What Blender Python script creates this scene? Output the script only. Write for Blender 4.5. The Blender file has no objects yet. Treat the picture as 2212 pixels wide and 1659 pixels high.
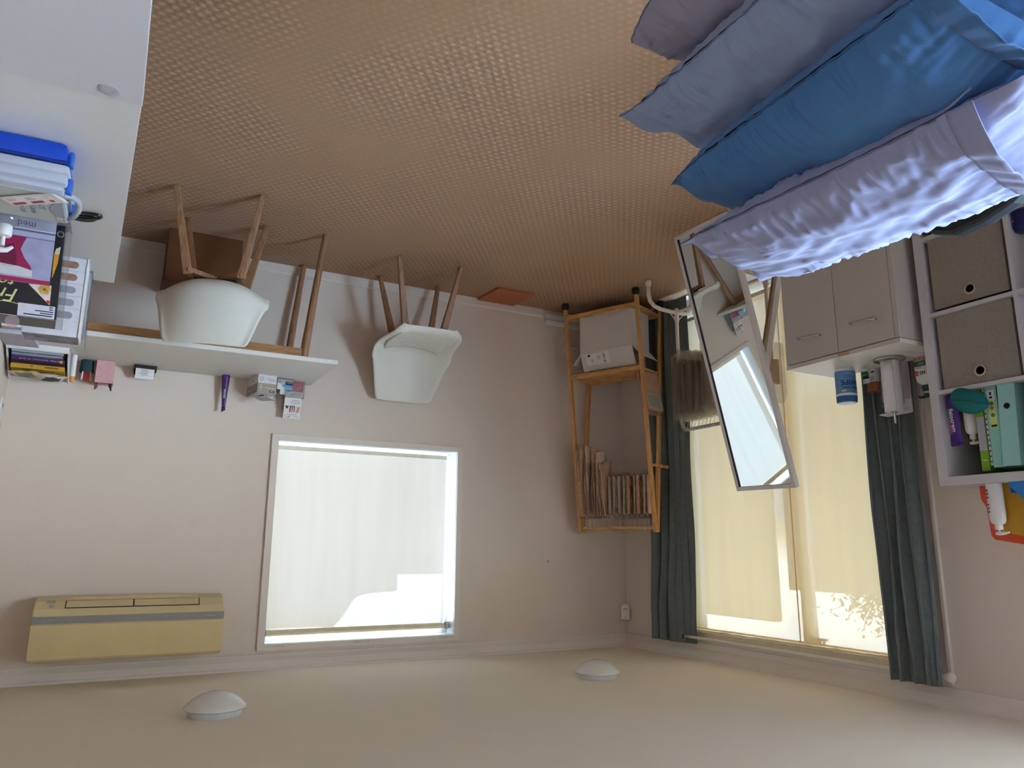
import bpy, bmesh, math, random
from mathutils import Vector, Matrix, noise
random.seed(7)
PI = math.pi
S = bpy.context.scene
COL = S.collection
# ------------------------------------------------------------------ camera, world, exposure
# the photograph was taken upside down: the room is built upright and the camera is rolled by half a turn
cam_d = bpy.data.cameras.new('camera'); cam = bpy.data.objects.new('camera', cam_d); COL.objects.link(cam)
F_PX = 1627.58; YAW, PIT, ROL = (math.radians(a) for a in (27.8767, 12.2004, 0.36218))
fw = Vector((-math.sin(YAW)*math.cos(PIT), math.cos(YAW)*math.cos(PIT), -math.sin(PIT)))
rt = Vector((math.cos(YAW), math.sin(YAW), 0)); up = rt.cross(fw)
rt, up = rt*math.cos(ROL)+up*math.sin(ROL), up*math.cos(ROL)-rt*math.sin(ROL)
CAM = Vector((3.39189, -4.61769, 1.71932))
m = Matrix.Identity(4)
for i in range(3):
    m[i][0] = -rt[i]; m[i][1] = -up[i]; m[i][2] = -fw[i]; m[i][3] = CAM[i]
cam.matrix_world = m
cam_d.sensor_width = 36; cam_d.lens = F_PX/2212*36; cam_d.clip_start = .05; cam_d.clip_end = 200
S.camera = cam
W = bpy.data.worlds.new('sky'); S.world = W; W.use_nodes = True
nt = W.node_tree; nt.nodes.clear()
_o = nt.nodes.new('ShaderNodeOutputWorld'); _b = nt.nodes.new('ShaderNodeBackground'); _t = nt.nodes.new('ShaderNodeTexCoord')
_s = nt.nodes.new('ShaderNodeSeparateXYZ'); _r = nt.nodes.new('ShaderNodeValToRGB'); _n = nt.nodes.new('ShaderNodeMapRange')
nt.links.new(_t.outputs['Generated'], _s.inputs[0]); nt.links.new(_s.outputs['Z'], _n.inputs['Value'])
_n.inputs['From Min'].default_value = -1; _n.inputs['From Max'].default_value = 1
nt.links.new(_n.outputs[0], _r.inputs[0]); nt.links.new(_r.outputs[0], _b.inputs[0]); nt.links.new(_b.outputs[0], _o.inputs[0])
_e = _r.color_ramp.elements
_e[0].position = .0; _e[0].color = (.30, .27, .22, 1); _e[1].position = 1.0; _e[1].color = (.36, .55, 1.0, 1)
for p_, c_ in ((.49, (.36, .32, .26, 1)), (.51, (.95, .97, 1.0, 1)), (.62, (.62, .78, 1.0, 1))):
    q = _e.new(p_); q.color = c_
_b.inputs['Strength'].default_value = 56.0
S.view_settings.view_transform = 'Standard'; S.view_settings.look = 'None'; S.view_settings.gamma = 1
S.view_settings.use_curve_mapping = False; S.view_settings.exposure = 0.0
cy = S.cycles
cy.max_bounces = 14; cy.diffuse_bounces = 8; cy.glossy_bounces = 5; cy.transmission_bounces = 8; cy.transparent_max_bounces = 24
cy.sample_clamp_indirect = 6; cy.caustics_reflective = False; cy.caustics_refractive = False
# ------------------------------------------------------------------ helpers
def lin(c):
    return tuple((v/12.92 if v <= .04045 else ((v+.055)/1.055)**2.4) for v in (x/255 for x in c))
MATS = {}
def mat(name, rgb, rough=.55, metal=0, spec=.4, var=.06, scale=30, bump=0, bscale=200, coat=0, sheen=0):
    """principled material; rgb is the surface colour in sRGB 0-255; fine noise gives it grain"""
    if name in MATS: return MATS[name]
    m = bpy.data.materials.new(name); m.use_nodes = True; t = m.node_tree; p = t.nodes['Principled BSDF']
    L = lin(rgb); p.inputs['Roughness'].default_value = rough; p.inputs['Metallic'].default_value = metal
    p.inputs['Specular IOR Level'].default_value = spec; p.inputs['Coat Weight'].default_value = coat; p.inputs['Sheen Weight'].default_value = sheen
    tc = t.nodes.new('ShaderNodeTexCoord'); n = t.nodes.new('ShaderNodeTexNoise'); n.inputs['Scale'].default_value = scale; n.inputs['Detail'].default_value = 3
    t.links.new(tc.outputs['Object'], n.inputs['Vector'])
    r = t.nodes.new('ShaderNodeValToRGB'); r.color_ramp.elements[0].position = .3; r.color_ramp.elements[1].position = .7
    r.color_ramp.elements[0].color = tuple(v*(1-var) for v in L)+(1,); r.color_ramp.elements[1].color = tuple(min(1, v*(1+var)) for v in L)+(1,)
    t.links.new(n.outputs['Fac'], r.inputs[0]); t.links.new(r.outputs[0], p.inputs['Base Color'])
    if bump:
        n2 = t.nodes.new('ShaderNodeTexNoise'); n2.inputs['Scale'].default_value = bscale; t.links.new(tc.outputs['Object'], n2.inputs['Vector'])
        b = t.nodes.new('ShaderNodeBump'); b.inputs['Strength'].default_value = bump; b.inputs['Distance'].default_value = .003
        t.links.new(n2.outputs['Fac'], b.inputs['Height']); t.links.new(b.outputs[0], p.inputs['Normal'])
    MATS[name] = m; return m
def wood(name, c1, c2, stretch=(30, 30, 3), rough=.5):
    m = bpy.data.materials.new(name); m.use_nodes = True; t = m.node_tree; p = t.nodes['Principled BSDF']; p.inputs['Roughness'].default_value = rough
    tc = t.nodes.new('ShaderNodeTexCoord'); mp = t.nodes.new('ShaderNodeMapping'); mp.inputs['Scale'].default_value = stretch
    n = t.nodes.new('ShaderNodeTexNoise'); n.inputs['Scale'].default_value = 2.5; n.inputs['Detail'].default_value = 5; n.inputs['Distortion'].default_value = 1.2
    r = t.nodes.new('ShaderNodeValToRGB'); r.color_ramp.elements[0].position = .32; r.color_ramp.elements[1].position = .68
    r.color_ramp.elements[0].color = lin(c1)+(1,); r.color_ramp.elements[1].color = lin(c2)+(1,)
    t.links.new(tc.outputs['Object'], mp.inputs[0]); t.links.new(mp.outputs[0], n.inputs['Vector']); t.links.new(n.outputs['Fac'], r.inputs[0]); t.links.new(r.outputs[0], p.inputs['Base Color'])
    MATS[name] = m; return m
def clear(name, tint=(255, 255, 255), alpha=.25, rough=.15, haze=.5):
    """thin clear plastic or glass: mostly lets light through, with gloss and a little milky haze"""
    m = bpy.data.materials.new(name); m.use_nodes = True; t = m.node_tree; t.nodes.clear()
    o = t.nodes.new('ShaderNodeOutputMaterial'); tr = t.nodes.new('ShaderNodeBsdfTransparent'); tr.inputs[0].default_value = lin(tint)+(1,)
    gl = t.nodes.new('ShaderNodeBsdfGlossy'); gl.inputs['Roughness'].default_value = rough; gl.inputs[0].default_value = (.9, .9, .9, 1)
    tl = t.nodes.new('ShaderNodeBsdfTranslucent'); tl.inputs[0].default_value = lin(tint)+(1,)
    df = t.nodes.new('ShaderNodeBsdfDiffuse'); df.inputs[0].default_value = lin(tint)+(1,)
    m0 = t.nodes.new('ShaderNodeMixShader'); m0.inputs[0].default_value = .5; t.links.new(tl.outputs[0], m0.inputs[1]); t.links.new(df.outputs[0], m0.inputs[2])
    m1 = t.nodes.new('ShaderNodeMixShader'); m1.inputs[0].default_value = haze; t.links.new(gl.outputs[0], m1.inputs[1]); t.links.new(m0.outputs[0], m1.inputs[2])
    m2 = t.nodes.new('ShaderNodeMixShader'); m2.inputs[0].default_value = alpha; t.links.new(tr.outputs[0], m2.inputs[1]); t.links.new(m1.outputs[0], m2.inputs[2])
    t.links.new(m2.outputs[0], o.inputs[0]); MATS[name] = m; return m
def blind_mat(name, col, thru=.10, body=.5):
    """sun-screen roller blind: cloth that glows with the daylight behind it and lets a little through its weave"""
    m = bpy.data.materials.new(name); m.use_nodes = True; t = m.node_tree; t.nodes.clear()
    o = t.nodes.new('ShaderNodeOutputMaterial'); tr = t.nodes.new('ShaderNodeBsdfTransparent')
    tl = t.nodes.new('ShaderNodeBsdfTranslucent'); df = t.nodes.new('ShaderNodeBsdfDiffuse')
    tc = t.nodes.new('ShaderNodeTexCoord'); mp = t.nodes.new('ShaderNodeMapping'); mp.inputs['Scale'].default_value = (9, 9, .8)
    n = t.nodes.new('ShaderNodeTexNoise'); n.inputs['Scale'].default_value = 1.4; n.inputs['Detail'].default_value = 4
    r = t.nodes.new('ShaderNodeValToRGB'); L = lin(col); r.color_ramp.elements[0].position = .25; r.color_ramp.elements[1].position = .75
    r.color_ramp.elements[0].color = tuple(v*.93 for v in L)+(1,); r.color_ramp.elements[1].color = L+(1,)
    t.links.new(tc.outputs['Object'], mp.inputs[0]); t.links.new(mp.outputs[0], n.inputs['Vector']); t.links.new(n.outputs['Fac'], r.inputs[0])
    for x in (tl, df): t.links.new(r.outputs[0], x.inputs[0])
    a = t.nodes.new('ShaderNodeMixShader'); a.inputs[0].default_value = body; t.links.new(tl.outputs[0], a.inputs[1]); t.links.new(df.outputs[0], a.inputs[2])
    b = t.nodes.new('ShaderNodeMixShader'); b.inputs[0].default_value = thru; t.links.new(a.outputs[0], b.inputs[1]); t.links.new(tr.outputs[0], b.inputs[2])
    t.links.new(b.outputs[0], o.inputs[0]); MATS[name] = m; return m

class MB:
    """collects shapes and links them as ONE mesh"""
    def __init__(s, M=None): s.v = []; s.f = []; s.M = M or Matrix.Identity(4)
    def add(s, vs, fs):
        k = len(s.v); s.v += [s.M @ Vector(p) for p in vs]; s.f += [tuple(i+k for i in f) for f in fs]; return s
    def box(s, x0, x1, y0, y1, z0, z1, b=0):
        if b <= 0:
            return s.add([(x0,y0,z0),(x1,y0,z0),(x1,y1,z0),(x0,y1,z0),(x0,y0,z1),(x1,y0,z1),(x1,y1,z1),(x0,y1,z1)],
                         [(3,2,1,0),(4,5,6,7),(0,1,5,4),(1,2,6,5),(2,3,7,6),(3,0,4,7)])
        bm = bmesh.new(); bmesh.ops.create_cube(bm, size=1)
        for v in bm.verts: v.co = ((x0+x1)/2+v.co.x*(x1-x0), (y0+y1)/2+v.co.y*(y1-y0), (z0+z1)/2+v.co.z*(z1-z0))
        bmesh.ops.bevel(bm, geom=bm.edges[:], offset=b, segments=2, profile=.5, affect='EDGES')
        bm.verts.index_update(); s.add([v.co.copy() for v in bm.verts], [[v.index for v in f.verts] for f in bm.faces]); bm.free(); return s
    def tube(s, pts, r, n=8, cap=True, closed=False):
        pts = [Vector(p) for p in pts]; R = r if isinstance(r, (list, tuple)) else [r]*len(pts); vs = []; N = len(pts); prev = None
        for i, p in enumerate(pts):
            a = pts[(i-1) % N] if (closed or i > 0) else p; b = pts[(i+1) % N] if (closed or i < N-1) else p
            t = (b-a).normalized()
            if prev is None: u = t.orthogonal().normalized()
            else:
                u = prev-t*prev.dot(t); u = u.normalized() if u.length > 1e-6 else t.orthogonal().normalized()
            prev = u; w = t.cross(u)
            vs += [p+(u*math.cos(2*PI*k/n)+w*math.sin(2*PI*k/n))*R[i] for k in range(n)]
        fs = []
        for i in range(N if closed else N-1):
            j = (i+1) % N
            fs += [(i*n+k, i*n+(k+1) % n, j*n+(k+1) % n, j*n+k) for k in range(n)]
        if cap and not closed: fs += [tuple(range(n))[::-1], tuple((N-1)*n+k for k in range(n))]
        return s.add(vs, fs)
    def lathe(s, prof, n=24, c=(0, 0, 0)):
        vs = []; fs = []
        for r, z in prof: vs += [(c[0]+r*math.cos(2*PI*k/n), c[1]+r*math.sin(2*PI*k/n), c[2]+z) for k in range(n)]
        for i in range(len(prof)-1): fs += [(i*n+k, i*n+(k+1) % n, (i+1)*n+(k+1) % n, (i+1)*n+k) for k in range(n)]
        fs += [tuple(range(n))[::-1], tuple((len(prof)-1)*n+k for k in range(n))]
        return s.add(vs, fs)
    def prism(s, poly, ax, a, b):
        """extrude a 2D outline along axis ax from a to b; poly is in the two other axes in xyz order"""
        def P(q, h): return (h, q[0], q[1]) if ax == 'x' else (q[0], h, q[1]) if ax == 'y' else (q[0], q[1], h)
        n = len(poly); vs = [P(q, a) for q in poly]+[P(q, b) for q in poly]
        return s.add(vs, [tuple(range(n))[::-1], tuple(range(n, 2*n))]+[(i, (i+1) % n, n+(i+1) % n, n+i) for i in range(n)])
    def taper(s, p0, p1, a0, b0, a1, b1, u=(1, 0, 0)):
        """four-sided bar from p0 to p1; half-sizes a,b at both ends"""
        p0 = Vector(p0); p1 = Vector(p1); u = Vector(u); t = (p1-p0).normalized(); u = (u-t*u.dot(t)).normalized(); w = t.cross(u)
        vs = [p0-u*a0-w*b0, p0+u*a0-w*b0, p0+u*a0+w*b0, p0-u*a0+w*b0, p1-u*a1-w*b1, p1+u*a1-w*b1, p1+u*a1+w*b1, p1-u*a1+w*b1]
        return s.add(vs, [(3,2,1,0),(4,5,6,7),(0,1,5,4),(1,2,6,5),(2,3,7,6),(3,0,4,7)])
    def grid(s, fn, nu, nv):
        vs = [fn(i/nu, j/nv) for i in range(nu+1) for j in range(nv+1)]
        return s.add(vs, [(i*(nv+1)+j, (i+1)*(nv+1)+j, (i+1)*(nv+1)+j+1, i*(nv+1)+j+1) for i in range(nu) for j in range(nv)])
def obj(name, mb, m, parent=None, smooth=False, bevel=0, solid=0, sub=0, mats=None):
    me = bpy.data.meshes.new(name); me.from_pydata([tuple(v) for v in mb.v], [], mb.f); me.validate(); me.update()
    bm = bmesh.new(); bm.from_mesh(me); bmesh.ops.recalc_face_normals(bm, faces=bm.faces)
    bm.to_mesh(me); bm.free()
    me.materials.append(m)
    o = bpy.data.objects.new(name, me); COL.objects.link(o)
    if parent: o.parent = parent
    if smooth:
        for p in me.polygons: p.use_smooth = True
        if smooth != 'all':
            try: me.set_sharp_from_angle(angle=math.radians(smooth if smooth is not True else 40))
            except Exception: pass
    if bevel:
        b = o.modifiers.new('edge', 'BEVEL'); b.width = bevel; b.segments = 2; b.limit_method = 'ANGLE'; b.angle_limit = math.radians(40)
    if solid:
        q = o.modifiers.new('thick', 'SOLIDIFY'); q.thickness = solid; q.offset = 0
    if sub:
        q = o.modifiers.new('sub', 'SUBSURF'); q.levels = sub; q.render_levels = sub
    return o
def tag(o, label, cat, group=None):
    o['label'] = label; o['category'] = cat
    if group: o['group'] = group
    return o
def thing(name, label, cat, loc=(0, 0, 0), rz=0, group=None):
    o = bpy.data.objects.new(name, None); COL.objects.link(o); o.location = loc; o.rotation_euler = (0, 0, rz); o.empty_display_size = .05
    return tag(o, label, cat, group)
def struct(o):
    o['kind'] = 'structure'; return o
def sgroup(name, loc=(0, 0, 0)):
    o = bpy.data.objects.new(name, None); COL.objects.link(o); o.location = loc; return struct(o)
def dup(root, loc, rz, label, group=None):
    r = root.copy(); COL.objects.link(r); r.location = loc; r.rotation_euler = (0, 0, rz); r['label'] = label
    if group: r['group'] = group
    for ch in list(root.children):
        c = ch.copy(); COL.objects.link(c); c.parent = r
        for g in list(ch.children):
            d = g.copy(); COL.objects.link(d); d.parent = c
    return r
def frame(o, x, y):
    """matrix with origin o, local x and y axes"""
    x = Vector(x).normalized(); y = Vector(y); y = (y-x*y.dot(x)).normalized(); z = x.cross(y); M = Matrix.Identity(4)
    for i in range(3): M[i][0] = x[i]; M[i][1] = y[i]; M[i][2] = z[i]; M[i][3] = o[i]
    return M
def text(s, size, M, m, parent, name='lettering', align='CENTER', bold=0, sx=1, shear=0, wrap=None):
    """flat lettering; wrap=(radius) bends it round an upright cylinder whose axis is M's origin"""
    cu = bpy.data.curves.new('t', 'FONT'); cu.body = s; cu.size = size; cu.align_x = align; cu.align_y = 'CENTER'; cu.extrude = .0002; cu.offset = bold; cu.shear = shear
    cu.resolution_u = 2
    ob = bpy.data.objects.new('t', cu); me = bpy.data.meshes.new_from_object(ob); bpy.data.objects.remove(ob); bpy.data.curves.remove(cu)
    for v in me.vertices:
        c = v.co.copy(); c.x *= sx
        if wrap:
            a = c.x/wrap; r = wrap+.0006+c.z; c = Vector((r*math.sin(a), c.y, r*math.cos(a)))
        v.co = M @ c
    me.materials.clear(); me.materials.append(m)
    o = bpy.data.objects.new(name, me); COL.objects.link(o); o.parent = parent; return o
def flat(name, rects, M, m, parent, t=.0005):
    """printed patches: rects (x0,x1,y0,y1) on the plane of M, hair-thin"""
    b = MB(M)
    for r in rects: b.box(r[0], r[1], r[2], r[3], 0, t)
    return obj(name, b, m, parent)
def lines(n, w, h, seed=1, x0=0, y0=0, th=.3):
    """rectangles standing for lines of small print that cannot be read in the photograph"""
    R = random.Random(seed); out = []
    for i in range(n):
        y = y0+h-(i+.5)*h/n; x = x0; end = x0+w*R.uniform(.6, 1)
        while x < end:
            l = R.uniform(.06, .16)*w; out.append((x, min(x+l, end), y-th*h/n/2, y+th*h/n/2)); x += l+.03*w
    return out
# ------------------------------------------------------------------ materials
WALL = mat('wall_paint', (218, 206, 197), .85, spec=.15, var=.012, scale=4, bump=.05, bscale=350)
CEIL = mat('ceiling_paint', (238, 228, 212), .9, spec=.1, var=.01, scale=3)
TRIM = mat('trim_paint', (222, 214, 206), .5, spec=.3, var=.01)
WHITE = mat('white_laminate', (226, 226, 222), .35, spec=.4, var=.01)
WHITEM = mat('white_powder_coat', (228, 224, 214), .4, var=.01)
SHELL = mat('white_shell', (220, 219, 212), .45, spec=.35, var=.01)
GREYW = mat('pale_grey_laminate', (186, 180, 176), .45, spec=.3, var=.012)
PLAST = mat('white_plastic', (228, 227, 230), .4, var=.01)
BLACK = mat('black_plastic', (22, 22, 24), .4, var=.05)
DARK = mat('dark_gap', (28, 26, 26), .8)
CHROME = mat('chrome', (200, 200, 205), .15, metal=1, var=.02)
PAPER = mat('paper', (230, 229, 232), .8, spec=.1, var=.015)
INK = mat('grey_ink', (110, 110, 118), .8, spec=.1)
INKD = mat('dark_ink', (32, 32, 60), .7, spec=.1)
OAK = wood('oak', (122, 86, 60), (158, 116, 84), (30, 30, 3))
OAKH = wood('oak_rail', (136, 96, 58), (176, 132, 86), (3, 30, 30))
BAMBOO = wood('bamboo', (176, 124, 66), (208, 158, 96), (22, 22, 2.5))
BAMBOOH = wood('bamboo_slat', (176, 124, 66), (212, 162, 100), (4, 4, 22))
BLIND1 = blind_mat('blind_cloth', (238, 226, 208), .009, .969)
BLIND2 = blind_mat('blind_cloth_warm_light', (238, 208, 158), .0125, .957)  # same cloth as the window blind, warm light from outdoors put into its colour
CURT = mat('curtain_cloth', (104, 112, 112), .9, spec=.1, var=.10, scale=40, bump=.3, bscale=500, sheen=.2)
GLASS = clear('window_glass', (245, 250, 250), .06, .02, .0)
BAG = clear('clear_bag', (238, 234, 226), .17, .2, .75)
ACRY = clear('clear_acrylic', (240, 242, 244), .13, .08, .35)
BEIGE = mat('beige_knit', (196, 160, 132), .9, spec=.1, var=.1, scale=60, bump=.2, bscale=600)
BEIGE2 = mat('pale_knit', (206, 186, 170), .9, spec=.1, var=.1, scale=60)
BROWN = clear('sheer_brown_knit', (158, 122, 110), .82, .6, .97)
PINK = mat('pink_card', (222, 150, 160), .7, var=.02)
MIRROR = mat('mirror_glass', (236, 240, 238), .01, metal=1, var=0)
MFRAME = mat('white_mirror_frame', (214, 210, 212), .45, var=.01)
ALU = mat('white_aluminium', (225, 228, 232), .35, var=.01)
def carpet():
    m = bpy.data.materials.new('loop_pile_carpet'); m.use_nodes = True; t = m.node_tree; p = t.nodes['Principled BSDF']
    p.inputs['Roughness'].default_value = .95; p.inputs['Specular IOR Level'].default_value = .1; p.inputs['Sheen Weight'].default_value = .15
    N = t.nodes.new; Lk = t.links.new
    tc = N('ShaderNodeTexCoord'); sx = N('ShaderNodeSeparateXYZ'); Lk(tc.outputs['Object'], sx.inputs[0])
    def math_(op, a, b=None):
        q = N('ShaderNodeMath'); q.operation = op
        for i, v in enumerate((a, b)):
            if v is None: continue
            if isinstance(v, (int, float)): q.inputs[i].default_value = v
            else: Lk(v, q.inputs[i])
        return q.outputs[0]
    big = N('ShaderNodeTexNoise'); big.inputs['Scale'].default_value = 1.6; big.inputs['Detail'].default_value = 4; Lk(tc.outputs['Object'], big.inputs['Vector'])
    wob = N('ShaderNodeTexNoise'); wob.inputs['Scale'].default_value = 24; Lk(tc.outputs['Object'], wob.inputs['Vector'])
    ww = math_('MULTIPLY', math_('SUBTRACT', wob.outputs['Fac'], .5), .010)
    X = math_('ADD', sx.outputs['X'], ww); Y = math_('ADD', sx.outputs['Y'], ww)
    row = math_('FLOOR', math_('DIVIDE', Y, .026))
    odd = math_('MULTIPLY', math_('MODULO', math_('ABSOLUTE', row), 2), .019)
    fx = math_('FRACT', math_('DIVIDE', math_('ADD', math_('ADD', X, odd), 20), .038)); fy = math_('FRACT', math_('DIVIDE', math_('ADD', Y, 26), .026))
    bx = math_('SINE', math_('MULTIPLY', fx, PI)); by = math_('SINE', math_('MULTIPLY', fy, PI))
    tn = N('ShaderNodeTexNoise'); tn.inputs['Scale'].default_value = 55; tn.inputs['Detail'].default_value = 2; Lk(tc.outputs['Object'], tn.inputs['Vector'])
    tuft = math_('MULTIPLY', math_('POWER', math_('MULTIPLY', bx, by), 2.0), math_('ADD', .25, math_('MULTIPLY', tn.outputs['Fac'], 1.4)))
    fine = N('ShaderNodeTexNoise'); fine.inputs['Scale'].default_value = 260; fine.inputs['Detail'].default_value = 3; Lk(tc.outputs['Object'], fine.inputs['Vector'])
    amp = N('ShaderNodeMapRange'); Lk(big.outputs['Fac'], amp.inputs['Value']); amp.inputs['From Min'].default_value = .40; amp.inputs['From Max'].default_value = .62; amp.inputs['To Min'].default_value = .12; amp.inputs['To Max'].default_value = 1
    tf = math_('MULTIPLY', tuft, amp.outputs[0])
    h = math_('ADD', math_('MULTIPLY', tf, .8), math_('MULTIPLY', fine.outputs['Fac'], .35))
    r = N('ShaderNodeValToRGB'); Lk(h, r.inputs[0])
    r.color_ramp.elements[0].position = .08; r.color_ramp.elements[0].color = lin((157, 120, 88))+(1,)
    r.color_ramp.elements[1].position = .85; r.color_ramp.elements[1].color = lin((193, 160, 129))+(1,)
    q = r.color_ramp.elements.new(.32); q.color = lin((171, 134, 101))+(1,)
    wear = N('ShaderNodeMix'); wear.data_type = 'RGBA'; wear.blend_type = 'MULTIPLY'; wear.inputs[0].default_value = .55
    r2 = N('ShaderNodeValToRGB'); Lk(big.outputs['Fac'], r2.inputs[0]); r2.color_ramp.elements[0].position = .3; r2.color_ramp.elements[1].position = .65
    r2.color_ramp.elements[0].color = (1, 1, 1, 1); r2.color_ramp.elements[1].color = (.78, .70, .62, 1)
    Lk(r.outputs[0], wear.inputs[6]); Lk(r2.outputs[0], wear.inputs[7]); Lk(wear.outputs[2], p.inputs['Base Color'])
    b = N('ShaderNodeBump'); b.inputs['Strength'].default_value = .9; b.inputs['Distance'].default_value = .006; Lk(h, b.inputs['Height']); Lk(b.outputs[0], p.inputs['Normal'])
    return m
CARPET = carpet()
# ------------------------------------------------------------------ the setting
XR, YN, H = 3.92, -6.3, 2.4
struct(obj('floor', MB().box(-.15, XR+.15, YN-.15, .15, -.08, 0), CARPET))
struct(obj('ceiling', MB().box(-.15, XR+.15, YN-.15, .15, H, H+.1), CEIL))
WX0, WX1, WZ0, WZ1 = 1.352, 2.540, 1.092, 2.278       # window opening in the back wall
b = MB(); b.box(-.15, WX0, 0, .15, 0, H); b.box(WX1, XR+.15, 0, .15, 0, H); b.box(WX0, WX1, 0, .15, 0, WZ0); b.box(WX0, WX1, 0, .15, WZ1, H)
struct(obj('wall_back', b, WALL))
DY0, DY1, DZ = -2.215, -.66, 2.30                     # sliding door opening in the left wall
LY0, LY1, LZ0, LZ1 = -6.1, -3.62, .95, 2.28            # second window of the left wall, beside the camera
b = MB(); b.box(-.15, 0, DY1, 0, 0, H); b.box(-.15, 0, DY0, DY1, DZ, H); b.box(-.15, 0, LY1, DY0, 0, H)
b.box(-.15, 0, LY0, LY1, 0, LZ0); b.box(-.15, 0, LY0, LY1, LZ1, H); b.box(-.15, 0, YN, LY0, 0, H)
struct(obj('wall_left', b, WALL))
struct(obj('wall_right', MB().box(XR, XR+.15, YN, 0, 0, H), WALL))
struct(obj('wall_near', MB().box(-.15, XR+.15, YN-.15, YN, 0, H), WALL))
# cornice, baseboards
prof = [(0, 2.319), (.010, 2.319), (.014, 2.33), (.030, 2.352), (.041, 2.383), (.047, 2.389), (.047, 2.4), (0, 2.4)]
struct(obj('trim_1', MB().prism([(-a, z) for a, z in prof], 'x', 0, XR), TRIM))
struct(obj('trim_2', MB().prism([(a, z) for a, z in prof], 'y', YN, 0), TRIM))
struct(obj('trim_3', MB().prism([(XR-a, z) for a, z in prof], 'y', YN, 0), TRIM))
bprof = [(0, 0), (.013, 0), (.013, .050), (.010, .054), (.008, .056), (.006, .060), (0, .062)]
struct(obj('baseboard_back', MB().prism([(-a, z) for a, z in bprof], 'x', .70, XR), TRIM))
b = MB(); b.prism([(a, z) for a, z in bprof], 'y', DY1+.04, 0); b.prism([(a, z) for a, z in bprof], 'y', YN, DY0-.04)
struct(obj('baseboard_left', b, TRIM))
struct(obj('baseboard_right', MB().prism([(XR-a, z) for a, z in bprof], 'y', YN, 0), TRIM))
# window in the back wall
w1 = sgroup('window_1', (0, 0, 0))
def rim(x0, x1, z0, z1, w, y0, y1):
    b = MB(); b.box(x0, x0+w, y0, y1, z0, z1); b.box(x1-w, x1, y0, y1, z0, z1); b.box(x0+w, x1-w, y0, y1, z0, z0+w); b.box(x0+w, x1-w, y0, y1, z1-w, z1); return b
b = MB()
for (x0, x1, z0, z1) in ((1.327, 1.363, 1.067, 2.302), (2.529, 2.5696, 1.067, 2.302), (1.363, 2.529, 1.067, 1.103), (1.363, 2.529, 2.267, 2.302)): b.box(x0, x1, -.018, 0, z0, z1, .002)
obj('casing', b, TRIM, w1)
obj('jamb', rim(WX0, WX1, WZ0, WZ1, .012, 0, .15), ALU, w1)
obj('sash', rim(WX0+.012, WX1-.012, WZ0+.012, WZ1-.012, .028, .105, .14), ALU, w1, bevel=.003)
obj('pane', MB().box(WX0+.04, WX1-.04, .118, .122, WZ0+.04, WZ1-.04), GLASS, w1)
b = MB()
for x0, x1 in ((2.42, 2.52), (1.92, 2.02), (1.37, 1.47)): b.box(x0, x1, -.0186, -.018, 2.272, 2.284)
obj('tape_mark', b, mat('old_tape', (205, 198, 186), .6), w1)
# sliding door in the left wall
d1 = sgroup('door_1')
def rimx(y0, y1, z0, z1, w, x0, x1):
    b = MB(); b.box(x0, x1, y0, y0+w, z0, z1); b.box(x0, x1, y1-w, y1, z0, z1); b.box(x0, x1, y0+w, y1-w, z0, z0+w); b.box(x0, x1, y0+w, y1-w, z1-w, z1); return b
b = MB(); b.box(0, .016, DY0-.05, DY0, 0, DZ+.045, .002); b.box(0, .016, DY1, DY1+.05, 0, DZ+.045, .002); b.box(0, .016, DY0, DY1, DZ, DZ+.045, .002)
obj('casing', b, TRIM, d1)
obj('door_frame', rimx(DY0, DY1, 0, DZ, .014, -.15, 0), ALU, d1)
obj('sliding_panel', rimx(DY0+.014, -1.50, .014, DZ-.014, .05, -.14, -.10), ALU, d1, bevel=.003)
obj('fixed_panel', rimx(-1.61, DY1-.014, .014, DZ-.014, .05, -.098, -.06), ALU, d1, bevel=.003)
obj('kick_rail', MB().box(-.136, -.104, DY0+.06, -1.55, .06, .205), ALU, d1); obj('kick_rail', MB().box(-.094, -.064, -1.56, DY1-.06, .06, .205), ALU, d1)
obj('pane', MB().box(-.122, -.118, DY0+.06, -1.55, .06, DZ-.06), GLASS, d1)
obj('pane', MB().box(-.081, -.077, -1.56, DY1-.06, .06, DZ-.06), GLASS, d1)
b = MB(); b.box(-.052, -.044, -1.665, -1.645, 2.20, 2.235); b.box(-.052, -.044, -1.69, -1.675, 2.20, 2.235); b.box(-.054, -.042, -1.70, -1.625, 2.187, 2.200)
obj('latch', b, BLACK, d1)
# strip that runs down the wall beside the door
struct(obj('trim_4', MB().box(0, .02, -2.416, -2.400, 0, 2.308, .002), TRIM))
# second window of the left wall
w2 = sgroup('window_2')
obj('sash', rimx(LY0, LY1, LZ0, LZ1, .05, -.12, -.06), ALU, w2, bevel=.003)
obj('mullion', MB().box(-.12, -.06, -4.85, -4.80, LZ0+.05, LZ1-.05), ALU, w2)
obj('pane', MB().box(-.092, -.088, LY0+.05, -4.85, LZ0+.05, LZ1-.05), GLASS, w2)
obj('pane', MB().box(-.092, -.088, -4.80, LY1-.05, LZ0+.05, LZ1-.05), GLASS, w2)
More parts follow.
